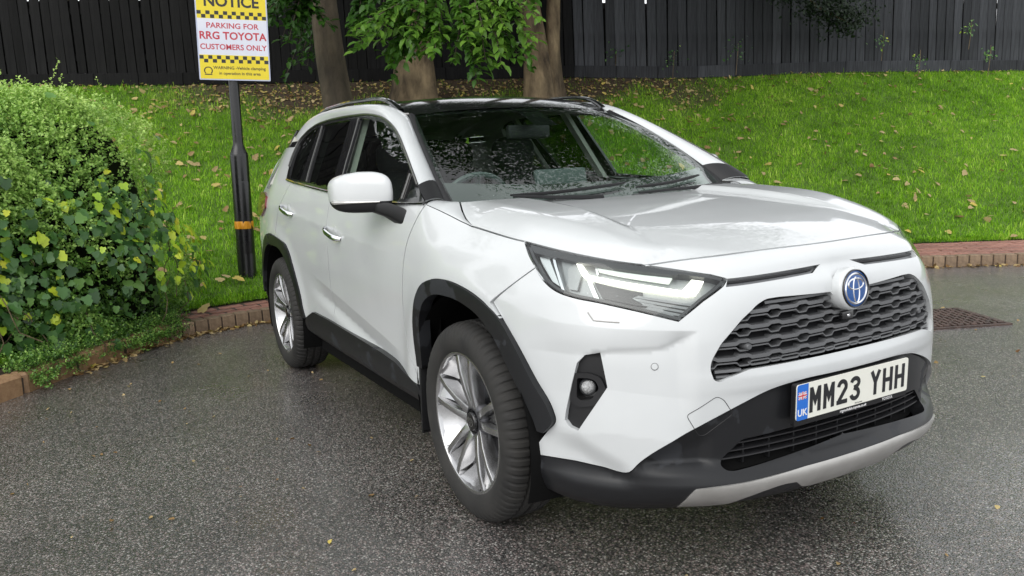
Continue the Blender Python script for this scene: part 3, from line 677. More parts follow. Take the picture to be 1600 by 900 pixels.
# --- badge
bc = Vector(S(np.array([0.]), np.array([.868]), 0)[0])+Vector((.030, 0, 0))
BR = Matrix.Rotation(math.pi/2-.10, 4, 'Y'); BR.translation = bc
MB().lathe([(.067, -.035), (.067, -.012), (.064, -.004), (.060, 0), (.0, 0)], 48, BR).build('badge_boss', Pt, car, smooth=True, angle=50)
badge = empty('badge', bc, car)
MB().lathe([(.0595, -.002), (.0595, .004), (.0575, .0065), (.055, .004), (.055, -.002)], 48, BR).build('badge_ring', M['gloss'], badge, smooth=True, angle=50)
MB().lathe([(.0555, .001), (.052, .0025), (.03, .0040), (0, .0046)], 48, BR).build('badge_disc', M['emblue'], badge, smooth=True)
def ell(cx, cy, a, b, w0, w1, n=48):
    """elliptical ring whose stroke varies from w0 (top and bottom) to w1 (sides)"""
    V = []; F = []
    for i in range(n):
        t = 2*math.pi*i/n; w = w0+(w1-w0)*abs(math.cos(t))
        for rr, h in ((1, .0035), (0, .0062), (-1, .0035)):
            dx, dy = math.cos(t)*(a+rr*w/2), math.sin(t)*(b+rr*w/2)
            V.append(BR @ Vector((-(cy+dy), cx+dx, h)))
    for i in range(n):
        j = (i+1) % n
        F += [(i*3, j*3, j*3+1, i*3+1), (i*3+1, j*3+1, j*3+2, i*3+2)]
    return V, F
for e in ((0, 0, .0475, .046, .007, .007), (0, .014, .034, .0165, .0062, .0075), (0, -.0045, .0135, .0385, .006, .0068)):
    MB().add(*ell(*e)).build('badge_ellipse', M['chrome'], badge, smooth=True)

# --- number plate with raised black characters
plate = empty('number_plate', (.943, 0, .554), car)
PT = Matrix.Translation((.943, 0, .554)) @ Matrix.Rotation(.026, 4, 'Y') @ Matrix(((0, 0, 1, 0), (1, 0, 0, 0), (0, 1, 0, 0), (0, 0, 0, 1)))   # local x -> car y, y -> up, z -> out
def pp(poly, h0, h1): return MB().prism(poly, h1-h0, PT @ Matrix.Translation((0, 0, h0)))
def rrect(x0, y0, x1, y1, r, n=4): return [tuple(p) for p in round_corners([(x0, y0), (x1, y0), (x1, y1), (x0, y1)], r, n)]
pp(rrect(-.264, -.074, .264, .057, .008), -.016, -.001).build('plate_holder', M['satin'], plate)
pp(rrect(-.26, -.0555, .26, .0555, .009), -.001, .003).build('plate_board', M['plate'], plate)
pp([tuple(p) for p in round_corners([(-.26, -.0555), (-.212, -.0555), (-.212, .0555), (-.26, .0555)], .009, 4, only=(0, 3))], .003, .0034).build('plate_band', M['plateblue'], plate)
fx, fy, fw, fh = -.237, .021, .036, .024
def flagbits(pol, m, h): pp([(fx+p[0]*fw/2, fy+p[1]*fh/2) for p in pol], .0034, h).build('plate_flag', m, plate)
for s in (1, -1): flagbits([(-1, -s*.75), (-.7, -s), (1, s*.75), (.7, s)][::s], M['white'], .0037+s*.0001)
flagbits([(-.25, -1), (.25, -1), (.25, 1), (-.25, 1)], M['white'], .0040); flagbits([(-1, -.35), (1, -.35), (1, .35), (-1, .35)], M['white'], .0041)
for s in (1, -1): flagbits([(-1, -s*.98), (-.85, -s*1), (1, s*.98), (.85, s*1)][::s], M['platered'], .00385+s*.00005)
flagbits([(-.12, -1), (.12, -1), (.12, 1), (-.12, 1)], M['platered'], .0043); flagbits([(-1, -.18), (1, -.18), (1, .18), (-1, .18)], M['platered'], .0044)
W_, H_, T_ = .048, .079, .0135
def stroke(pts, t=T_):
    """outline of a thick open polyline with square ends"""
    P = [Vector(p) for p in pts]; L = []; R = []
    for i, p in enumerate(P):
        d0 = (p-P[i-1]).normalized() if i else (P[1]-p).normalized(); d1 = (P[i+1]-p).normalized() if i < len(P)-1 else d0
        n0 = Vector((-d0.y, d0.x)); n1 = Vector((-d1.y, d1.x)); m_ = (n0+n1).normalized(); k = t/2/max(m_.dot(n0), .45)
        L.append(p+m_*k); R.append(p-m_*k)
    return [tuple(p) for p in R+L[::-1]]
def arc(cx, cy, r, a0, a1, n=10, ry=None): return [(cx+r*math.cos(math.radians(a0+(a1-a0)*i/n)), cy+(ry or r)*math.sin(math.radians(a0+(a1-a0)*i/n))) for i in range(n+1)]
h2 = H_/2; w2 = W_/2; q_ = T_/2
GLY = {
 'M': [[(-w2+q_, -h2), (-w2+q_, h2)], [(w2-q_, -h2), (w2-q_, h2)], [(-w2+q_*1.1, h2-.005), (0, -.006), (w2-q_*1.1, h2-.005)]],
 'Y': [[(-w2+q_*.8, h2), (0, .002), (0, -h2)], [(w2-q_*.8, h2), (0, .002)]],
 'H': [[(-w2+q_, -h2), (-w2+q_, h2)], [(w2-q_, -h2), (w2-q_, h2)], [(-w2+q_, 0), (w2-q_, 0)]],
 '2': [arc(0, h2-w2-.000, w2-q_, 175, -20, 14)+[(-w2+q_+.003, -h2+q_+.004)], [(-w2, -h2+q_), (w2, -h2+q_)]],
 '3': [arc(-.001, h2-.0205-.0007, w2-q_, 170, -70, 14, .0138)+[(-.006, .003)], [(-.006, .003)]+arc(-.001, -h2+.0225, w2-q_, 72, -170, 14, .0158)],
}
x = -.181
for ch in 'MM23 YHH':
    if ch == ' ': x += .036; continue
    mb = MB()
    for i, s in enumerate(GLY[ch]): mb.prism(stroke(s), .0012+.0001*i, PT @ Matrix.Translation((x, 0, .003)))
    mb.build('plate_character', M['ink'], plate); x += .0605
def text(name, s, size, mat, mtx, parent, bold=0, ext=.0004, align='CENTER', sx=1.0, label=None):
    cu = bpy.data.curves.new('t', 'FONT'); cu.body = s; cu.size = size; cu.offset = bold; cu.extrude = ext; cu.align_x = align; cu.align_y = 'CENTER'; cu.resolution_u = 3
    o = bpy.data.objects.new('t', cu); COL.objects.link(o); dg = bpy.context.evaluated_depsgraph_get()
    me = bpy.data.meshes.new_from_object(o.evaluated_get(dg)); bpy.data.objects.remove(o); bpy.data.curves.remove(cu)
    me.name = name; me.materials.clear()
    L = WL[parent] if parent else Vector()
    me.transform(Matrix.Translation(-mtx.to_translation()) @ mtx @ Matrix.Diagonal((sx, 1, 1, 1)))
    return link(name, me, mat, parent, mtx.to_translation())
text('plate_lettering', 'UK', .030, M['white'], PT @ Matrix.Translation((-.236, -.033, .0036)), plate, .0006, .0003)
text('plate_lettering', 'rrgrochdale.toyota.co.uk', .0125, M['white'], PT @ Matrix.Translation((.0, -.0655, .0003)), plate, .0002, .0003)
text('plate_lettering', 'TOYOTA', .0125, M['white'], PT @ Matrix.Translation((.165, -.0655, .0003)), plate, .0002, .0003)
text('plate_lettering', 'RRG Rochdale', .006, M['ink'], PT @ Matrix.Translation((.02, -.050, .0032)), plate, 0, .0002)

# --- headlights: recessed bowl, light guides, louvres, clear lens
HLP = path(curve(HL['top'][:4])-[0, .002], np.array(HL['top'][4:]), HL['bot'][1:4], curve(HL['bot'][3:])[1:-1])
def F_hl(o): return lambda u, z: S(u, z, o)
for s in (-1, 1):
    c0 = S(np.array([.85]), np.array([.93]), 0)[0]*[1, s, 1]
    hl = empty('headlight', tuple(c0), car)
    P_ = lambda nm, poly, mat, o, lip=.012, gap=0, sp=.02: panel(nm, poly, mat, hl, F_hl(o), sp=sp, lip=lip, gap=gap, sides=(s,))
    P_('lamp_bowl', HLP, M['lampbody'], -.045, 0, -.003, .03)
    # dark rim under the lens
    panel('lamp_rim', HLP, M['lampdark'], hl, F_hl(-.004), holes=[inset(dense(HLP if area(HLP) > 0 else HLP[::-1], .012), .010)], sp=.02, lip=.03, gap=.003, sides=(s,), holelip=.03)
    P_('lamp_brow', [(1.19, 1.030), (1.043, 1.016), (.885, .996), (.715, .975), (.60, .958), (.60, .948), (.715, .960), (.885, .979), (1.02, .996), (1.15, 1.010)], M['lampdark'], -.001, .02)
    # running light: outer block, long bar, inner hook
    P_('light_guide', [(.985, .989), (.962, .986), (.918, .951), (.590, .9055), (.552, .934), (.514, .929), (.547, .894), (.575, .891), (.88, .936), (.942, .947)], M['drl'], -.018, .014)
    P_('light_guide', [(.905, .981), (.612, .944), (.630, .926), (.888, .962)], M['drl2'], -.022, .012)
    P_('lamp_divider', [(.912, .984), (.906, .986), (.884, .953), (.89, .951)], M['reflector'], -.02, .006)
    # reflectors and struts outboard
    P_('lamp_reflector', [(1.165, 1.016), (1.11, 1.005), (1.02, .915), (1.055, .928), (1.115, .972)], M['reflector'], -.026, .01)
    P_('lamp_strut', [(1.082, 1.003), (1.070, 1.001), (.990, .906), (1.003, .909)], M['chrome'], -.014, .01)
    P_('lamp_reflector', [(1.06, 1.000), (1.0, .990), (.955, .950), (.955, .905), (.985, .908)], M['lampbody'], -.03, .01)
    P_('lamp_strut', [(.925, .938), (.908, .936), (.868, .884), (.885, .886)], M['reflector'], -.022, .008)
    P_('lamp_reflector', [(.90, .930), (.72, .900), (.72, .862), (.86, .885)], M['lampdark'], -.03, .008)
    for i in range(6):
        z0 = .894-.0105*i; u0 = .735-.010*i; u1 = .565+.006*i; sl = .030
        P_('lamp_louvre', [(u0, z0+.0), (u1, z0-sl*1.0+.004), (u1+.004, z0-sl-.0015), (u0+.01, z0-.0055)], M['louvregrey'], -.020-.001*i, .012, sp=.03)
    P_('lamp_louvre', [(.755, .886), (.735, .893), (.62, .835), (.64, .832)], M['lampbody'], -.024, .01)
    P_('lamp_lens', HLP, M['lens'], .001, 0, .001, .02)

# --- fog lamps
for s in (-1, 1):
    c0 = S(np.array([.90]), np.array([.61]), 0)[0]*[1, s, 1]; fg = empty('fog_lamp', tuple(c0), car)
    F_f = lambda u, z: S(u, z, bump_off(u, z)-.016)
    HEX = round_corners([(.952, .662), (.892, .668), (.853, .657), (.835, .622), (.872, .570), (.925, .560), (.955, .572)], .010)
    HEXI = round_corners([(.930, .650), (.892, .652), (.870, .646), (.858, .624), (.882, .588), (.918, .582), (.932, .590)], .008)
    panel('fog_surround', FOG, M['satin'], fg, F_f, holes=[HEXI], sp=.02, lip=.02, gap=-.002, sides=(s,))
    panel('fog_frame', HEX, M['satin'], fg, lambda u, z: S(u, z, bump_off(u, z)-.004), holes=[HEXI], sp=.015, lip=.014, gap=0, sides=(s,), holelip=.035)
    panel('fog_backing', HEXI, M['gloss'], fg, lambda u, z: S(u, z, bump_off(u, z)-.038), sp=.03, lip=0, gap=-.004, sides=(s,))
    p = S(np.array([.900]), np.array([.622]), -.030)[0]*[1, s, 1]; n = Vector((.86, s*.5, .05)).normalized(); q = n.to_track_quat('Z', 'Y').to_matrix().to_4x4(); q.translation = p
    MB().lathe([(.0255, -.01), (.0255, .006), (.023, .009), (.021, .006)], 28, q).build('fog_bezel', M['lampdark'], fg, smooth=True, angle=40)
    MB().lathe([(.0215, .004), (.016, .009), (.008, .0115), (0, .012)], 24, q).build('fog_lens', M['fogglass'], fg, smooth=True)

# --- bonnet
hy = np.vstack([_cr(np.array([(-.30, .725), (-.22, .757), (-.14, .782), tuple(_e2[-1, :2])]), 6)[:-1], _e2[::-1, :2], _e1[1:, :2]])
hf = [(_fx[k], _fy[k]) for k in range(74, -1, -6)]+[(_fx[0], 0.)]
rear = [(-.235, 0), (-.240, .25), (-.265, .5), (-.30, .725)]
half = path(hy, hf)
bon = np.vstack([half, (half*[1, -1])[::-1][1:], ])
rr_ = curve(rear); bon = np.vstack([half, (half*[1, -1])[::-1][1:], (rr_*[1, -1])[::-1][1:], rr_[1:-1]])
panel('bonnet', bon, Pt, car, lambda x, y: Hood(x, y), sp=.016, lip=.009, gap=.0024, sides=(1,))
# --- front wings
WTOP = [(-.05, 1.072), (-.13, 1.088), (-.20, 1.108), (-.27, 1.130), (-.33, 1.146)]
wg = path(curve(XZ([(.32, 1.040), (.15, 1.055), (-.05, 1.072)])), curve(XZ(WTOP))[1:], curve(XZ(FGAP)), curve(XZ(ARCHF_OUT[:10])), FB[::-1], HL['bot'][8:])
panel('front_wing', wg, Pt, car, F_side, sp=.02, lip=.018, gap=.0025)
WA3 = resample(S(*curve(XZ(WTOP)).T), 24); WB3 = resample(np.array([(-.05, .801, 1.072), (-.14, .786, 1.092), (-.22, .762, 1.119), (-.30, .731, 1.1475), (-.40, .745, 1.149)]), 24)
GT = np.stack([WA3*(1-t)+WB3*t+np.array([0, .006, .010])*(4*t*(1-t))*np.linspace(0, 1, 24)[:, None] for t in np.linspace(0, 1, 7)], 1)
grid_obj('wing_shoulder', GT, Pt, car)
# --- doors
belt = curve(BELT)
def belt_z(x): return np.interp(-x, -belt[:, 0], belt[:, 1])
def beltseg(x0, x1): xs = np.linspace(x0, x1, 12); return [(x, belt_z(x)) for x in xs]
fd = path(XZ(beltseg(-1.50, -.36)), curve(XZ(FGAP)), XZ([(-1.0, .38), (-1.60, .38)]), curve(XZ(BGAP))[::-1])
panel('front_door', fd, Pt, car, F_side, extra=SCREASE, sp=.016, lip=.018, gap=.0027)
rdo = path(XZ(beltseg(-2.33, -1.51)), curve(XZ(BGAP)), XZ([(-2.0, .38), (-2.14, .40)]), curve(XZ(ARCHR_OUT[8:]))[::-1], [(ux(-2.45), .862)], curve(XZ(RGAP))[::-1])
panel('rear_door', rdo, Pt, car, F_side, extra=SCREASE, sp=.016, lip=.018, gap=.0027)
# --- rear quarter, tailgate, lamps
qp = path(curve(XZ(RGAP)), XZ([(-2.46, .863)]), curve(XZ(ARCHR_OUT[:8]))[::-1], XZ([(-3.30, .45)]), [(4.80, .45), (4.80, 1.0), (4.86, 1.15), (4.82, 1.25), (4.72, 1.36), (4.58, 1.432)], XZ([(-2.86, 1.432), (-2.55, 1.432)]), XZ(TOPW[11:]), XZ([(-2.40, 1.228)]))
panel('rear_quarter', qp, Pt, car, F_side, sp=.025, lip=.015, gap=.002)
panel('rear_bumper', [(4.75, .22), (4.75, .80), (UMAX, .80), (UMAX, .22)], Pl, car, F_off(.0), sp=.05, lip=.01)
MB().box((-3.52, 0, .30), (.06, 1.35, .24)).build('rear_valance', Pl, car, bevel=.01)
panel('tailgate', [(4.78, .80), (4.78, 1.20), (5.02, 1.47), (UMAX, 1.50), (UMAX, .80)], Pt, car, F_off(0), sp=.05, lip=.01)
panel('tail_lamp', [(4.585, .985), (4.40, 1.05), (4.42, 1.125), (4.60, 1.15), (4.95, 1.14), (4.95, 1.0)], M['red'], car, F_off(.016), sp=.03, lip=.03)
panel('pillar_band', XZ([(-2.56, 1.432), (-2.86, 1.432), (-3.04, 1.432), (-3.02, 1.468), (-2.86, 1.468), (-2.575, 1.468)]), M['gloss'], car, F_off(-.002), sp=.03, lip=.01, gap=.001)
panel('rear_screen', [(4.86, 1.20), (4.70, 1.38), (4.58, 1.45), (4.62, 1.56), (UMAX, 1.58), (UMAX, 1.20)], M['gloss'], car, F_off(-.012), sp=.04, lip=.01)

# --- window band: black frame with panes let in
top = curve(TOPW); topu = XZ(top); beltu = XZ(beltseg(-2.47, -.33))
WF = np.vstack([topu, beltu[1:-1]])
FW = round_corners(XZ([(-.60, 1.288), (-.70, 1.338), (-.95, 1.448), (-1.15, 1.500), (-1.40, 1.532), (-1.535, 1.540), (-1.40, 1.182), (-1.0, 1.163), (-.60, 1.155)]), .02, only=(5, 6, 7, 8))
QL = XZ([(-.415, 1.172), (-.545, 1.252), (-.545, 1.160)])
RW = round_corners(XZ([(-1.685, 1.543), (-1.92, 1.546), (-2.17, 1.540), (-2.00, 1.216), (-1.535, 1.190)]), .018)
QG = round_corners(XZ([(-2.25, 1.535), (-2.37, 1.522), (-2.465, 1.488), (-2.525, 1.445), (-2.515, 1.38), (-2.465, 1.29), (-2.42, 1.245), (-2.16, 1.228)]), .015)
panel('window_frame', WF, M['gloss'], car, F_off(.001), holes=[FW, QL, RW, QG], sp=.025, lip=.012, gap=.0015, holelip=.012)
for nm, P, mt in (('front_side_window', FW, 'sideglass'), ('front_quarter_light', QL, 'sideglass'), ('rear_side_window', RW, 'privacy'), ('rear_quarter_window', QG, 'privacy')):
    panel(nm, P, M[mt], car, F_off(-.006), sp=.05, lip=0, gap=-.002)
def strip(name, pts, off, r, mat, sides=(-1, 1), fn=S, n=6):
    for s in sides:
        p = fn(np.array([q[0] for q in pts]), np.array([q[1] for q in pts]), off)*[1, s, 1]
        MB().tube([Vector(v) for v in p], r, n).build(name, mat, car, smooth=True)
strip('window_trim', topu[5:-10], .004, .0055, M['trim']); strip('belt_trim', XZ(beltseg(-2.44, -.34)), .006, .007, M['gloss'])
strip('window_trim', dense(XZ([(-.565, 1.162), (-.565, 1.262)]), .02, False), .003, .006, M['trim'])
strip('window_trim', dense(XZ([(-2.03, 1.222), (-2.195, 1.538)]), .02, False), .003, .0035, M['trim'])
strip('window_trim', dense(XZ([(-1.405, 1.195), (-1.548, 1.545)]), .02, False), .003, .0035, M['trim'])
# door mirrors' black patch at the foot of the screen pillar is part of the wing edge
# --- screen pillar and roof side: a bowed strip from the window line to the screen / roof edge
WSB = np.array([(-.405, .742, 1.140), (-.36, .735, 1.13), (-.29, .60, 1.122), (-.225, .35, 1.108), (-.205, 0, 1.100)])
WSB = np.array([(-.405, .742, 1.146), (-.31, .58, 1.128), (-.245, .33, 1.108), (-.220, 0, 1.102)])
WST = np.array([(-1.090, .590, 1.526), (-1.055, .45, 1.541), (-1.015, .22, 1.5495), (-1.00, 0, 1.552)])
def ws_edge(t):
    """screen side edge, 0 at the foot"""
    a, b = np.array([-.405, .742, 1.146]), np.array([-1.09, .59, 1.526]); t = np.asarray(t)[:, None]
    return a+(b-a)*t+np.array([0, .012, .020])*(4*t*(1-t))
ROOFE = np.array([(-1.09, .59, 1.526), (-1.17, .597, 1.556), (-1.27, .603, 1.583), (-1.40, .608, 1.601), (-1.60, .613, 1.613), (-1.93, .617, 1.622), (-2.2, .617, 1.620), (-2.45, .612, 1.608), (-2.65, .604, 1.585), (-2.80, .593, 1.553), (-2.92, .580, 1.515), (-3.00, .570, 1.47)])
inner = np.vstack([ws_edge(np.linspace(0, 1, 14))[:-1], _cr3(ROOFE) if False else ROOFE])
ot = [(-.335, 1.156), (-.52, 1.258), (-.70, 1.352), (-.95, 1.464), (-1.15, 1.520), (-1.40, 1.553), (-1.69, 1.566), (-1.92, 1.569), (-2.15, 1.565), (-2.37, 1.545), (-2.49, 1.512), (-2.57, 1.468)]
otu = XZ(curve(ot)); outer3 = smooth3(S(otu[:, 0], otu[:, 1], .003), 80)*[1, 1, 1]
inner3 = smooth3(inner, 80, 1.2)
# match stations by x so that the strip does not shear
def by_x(P, xs): o = np.argsort(-P[:, 0]); return np.array([np.interp(-xs, -P[o, 0], P[o, k]) for k in range(3)]).T
NS = 80; ta = np.linspace(0, 1, NS); K = 9
def strip_pts(A, B, bow):
    G = np.zeros((NS, K, 3))
    for j in range(K):
        t = j/(K-1); G[:, j] = A*(1-t)+B*t
    ax = np.gradient((A+B)/2, axis=0); n = np.cross(ax, B-A); n /= np.linalg.norm(n, axis=1)[:, None]; n *= np.sign(n[:, 1:2]+n[:, 2:3])
    w = np.linalg.norm(B-A, axis=1)[:, None]
    for j in range(K):
        t = j/(K-1); G[:, j] += n*w*bow*4*t*(1-t)
    return G
Aout = resample(outer3, NS); Bin = resample(inner3, NS)
G = strip_pts(Aout, Bin, .11)
grid_obj('roof_side_panel', G, Pt, car)
# black patch where the pillar meets the wing
i0 = 5
grid_obj('pillar_foot', G[:i0]+[.004, .004, .004], M['satin'], car)
# black strip along the screen edge
for s in (-1, 1):
    p = (ws_edge(np.linspace(-.02, 1, 24))+[.004, -.012, .004])*[1, s, 1]
    V = []; 
    for q in p: V += [q+[0, .016*s, 0], q+[.004, .004*s, .008], q+[0, -.022*s, -.004]]
    F = []
    for i in range(23):
        for j in range(2): F.append((i*3+j, i*3+j+1, i*3+j+4, i*3+j+3)[::s])
    link('screen_seal', mesh('screen_seal', V, F, True), M['satin'], car)
# --- windscreen
nb = 41; vb = np.linspace(-1, 1, nb)
def sym(P):
    P = np.asarray(P); return np.vstack([P*[1, -1, 1], P[::-1][1:]])
wb = smooth3(sym(WSB), nb, 1); wtp = smooth3(sym(WST), nb, 1)
ms = 25; GW = np.zeros((ms, nb, 3))
for i in range(ms):
    t = i/(ms-1); GW[i] = wb*(1-t)+wtp*t+np.array([.02, 0, .028])*4*t*(1-t)
e0 = ws_edge(np.linspace(0, 1, ms))
grid_obj('windscreen', GW+[0, 0, .0], M['glass'], car, sides=(1,))
# black frit band inside the glass, bottom, top and at the mirror
def band(i0, i1, j0, j1, d=.006, mat='gloss', name='screen_frit'): grid_obj(name, GW[i0:i1, j0:j1]-[d*.5, 0, d], M[mat], car, sides=(1,))
band(0, 5, 0, nb); band(ms-2, ms, 0, nb, .005); band(ms-7, ms-1, 18, 23, .008)
# --- roof skin, roof rails, spoiler
xs = np.linspace(-1.0, -3.05, 60); ys = np.linspace(-1, 1, 31); R3 = np.zeros((60, 31, 3))
re = smooth3(ROOFE, 120, 2)
for i in range(60):
    t = i/59
    for j, v in enumerate(ys):
        a = abs(v); xe = np.interp(t, [0, 1], [-1.09, -2.98]); xc = np.interp(t, [0, 1], [-1.0, -3.10])
        x_ = xe+(xc-xe)*(1-a**2.2); E_ = by_x(re, np.array([xe]))[0]
        zc = E_[2]+np.interp(t, [0, .12, .6, 1], [.026, .034, .034, .02])
        R3[i, j] = (x_, v*E_[1], E_[2]+(zc-E_[2])*(1-a**2.3))
grid_obj('roof', R3, M['gloss'], car, sides=(1,))
for s in (-1, 1):
    p = smooth3(np.array([(-1.16, .600, 1.552), (-1.22, .605, 1.585), (-1.32, .605, 1.618), (-1.45, .605, 1.635), (-1.9, .607, 1.650), (-2.3, .600, 1.646), (-2.5, .592, 1.632), (-2.68, .58, 1.600), (-2.76, .575, 1.572)]), 40, 1)*[1, s, 1]
    mb = MB()
    V = []; F = []
    for q in p:
        for a in range(8):
            w = 2*math.pi*a/8; V.append(q+[0, .020*math.cos(w), .011*math.sin(w)])
    for i in range(39):
        for a in range(8): F.append((i*8+a, i*8+(a+1) % 8, (i+1)*8+(a+1) % 8, (i+1)*8+a))
    mb.add(V, F).build('roof_rail', M['gloss'], car, smooth=True)
    MB().box((-1.095, s*.615, 1.533), (.02, .05, .010)).build('rail_end_cap', M['silver'], car, bevel=.003)
    # seam along the roof edge
G2 = []
MB().add([(-2.95, -.58, 1.50), (-2.95, .58, 1.50), (-3.0, .6, 1.54), (-3.0, -.6, 1.54), (-3.28, -.5, 1.47), (-3.28, .5, 1.47), (-3.27, .5, 1.455), (-3.27, -.5, 1.455)], [(3, 2, 5, 4), (4, 5, 6, 7), (0, 7, 6, 1), (0, 3, 4, 7), (1, 6, 5, 2)]).build('roof_spoiler', M['gloss'], car)

# --- arch cladding and sills
def ring(outp, inp): return path(curve(XZ(outp)), curve(XZ(inp))[::-1])
for nm, A_, B_ in (('front_arch_cladding', ARCHF_OUT, ARCHF_IN), ('rear_arch_cladding', ARCHR_OUT, ARCHR_IN)):
    panel(nm, ring(A_, B_), Pl, car, lambda u, z: S(u, z, side_off(u, z)*.6+.012), sp=.02, lip=.05, gap=-.001)
ST_ = [(-2.145, .395), (-2.11, .43), (-1.96, .483), (-1.93, .486), (-1.68, .485), (-1.49, .480), (-1.10, .470), (-.86, .463), (-.69, .452), (-.57, .425), (-.44, .395)]
SB_ = [(-.42, .36), (-.42, .31), (-.8, .305), (-1.16, .31), (-1.62, .315), (-1.93, .33), (-2.13, .355)]
panel('sill_cladding', round_corners(XZ(ST_+SB_), .02), Pl, car, lambda u, z: S(u, z, .014+.012*sstep(.48, .40, -(-z))*0-.03*(1-sstep(.30, .36, z))), sp=.022, lip=.03, gap=0)
for s in (-1, 1):
    MB().add([(-.395, s*.90, .52), (-.40, s*.74, .52), (-.43, s*.74, .20), (-.425, s*.895, .20), (-.41, s*.90, .52), (-.415, s*.74, .52), (-.445, s*.74, .20), (-.44, s*.895, .20)],
             [(0, 1, 2, 3), (7, 6, 5, 4), (0, 3, 7, 4), (1, 5, 6, 2), (3, 2, 6, 7), (0, 4, 5, 1)]).build('mud_flap', M['satin'], car, bevel=.004)
    # wheel housings
    WA = {1: (math.radians(-22), math.radians(202)), -1: (math.radians(158), math.radians(382))}
    for xc in (0, -2.69):
        Q = Matrix.Translation((xc, s*.915, .38)) @ Matrix.Rotation(s*math.pi/2, 4, 'X')
        MB().lathe([(.455, .022), (.47, .2), (.47, .42), (0, .42)], 40, Q, a0=WA[s][0], a1=WA[s][1]).build('wheel_housing', M['dark'], car, smooth=True)
# --- dark inner shell behind the gaps, floor pan
sh = path([(.0, 1.0), (.55, .985)], XZ([(.3, .98), (-.1, 1.06), (-.3, 1.10), (-.5, 1.13), (-2.4, 1.2), (-2.62, 1.2), (-3.0, 1.2)]), [(UMAX, 1.2), (UMAX, .3)], XZ([(-3.25, .3)]), XZ([(x, z+.03) for x, z in ARCHR_IN]), XZ([(-2.15, .30), (-.40, .30)]), XZ([(x, z+.03) for x, z in ARCHF_IN]), XZ([(.47, .3)]), [(0.9, .28), (0, .28)])
panel('inner_shell', sh, M['dark'], car, F_off(-.085), sp=.06, lip=0)
mb = MB(); mb.box((-1.345, 0, .265), (2.0, 1.56, .15)); mb.box((-1.50, 0, .25), (3.7, 1.05, .14)); mb.box((-3.0, 0, .28), (.9, 1.25, .18)); mb.box((.48, 0, .30), (.35, 1.1, .05)); mb.build('floor_pan', M['dark'], car)
MB().add(np.c_[[-.10, -.10, -.30, -.30], [-.7, .7, .74, -.74], [1.05, 1.05, 1.09, 1.09]], [(0, 1, 2, 3)]).build('scuttle', M['satin'], car)

# --- door handles
for s in (-1, 1):
    for x0, z0 in ((-1.395, .972), (-2.285, 1.056)):
        p = S(np.array([ux(x0)]), np.array([z0]), 0)[0]; y0 = p[1]
        V = []; F = []; n = 13
        for i in range(n):
            t = i/(n-1); xx = x0+.135*(t-.5)*2*.85; zz = z0-.028*(t-.5)*1.6*1.0; bow = .034*(1-(2*t-1)**4)+.004; h = .0155*(1-.45*(2*abs(t-.5))**5)
            for a in range(8):
                w = 2*math.pi*a/8; V.append((xx, s*(y0+bow+.007*math.cos(w)), zz+h*math.sin(w)))
        for i in range(n-1):
            for a in range(8): F.append((i*8+a, i*8+(a+1) % 8, (i+1)*8+(a+1) % 8, (i+1)*8+a))
        hd = MB().add(V, F).build('door_handle', M['chrome'], car, smooth=True)
        MB().lathe([(0, .004), (.035, .004), (.045, .0)], 20, Matrix.Translation((x0+.02, s*(y0+.0), z0-.004)) @ Matrix.Rotation(-s*math.pi/2, 4, 'X')).build('handle_cup', Pt, car, smooth=True)

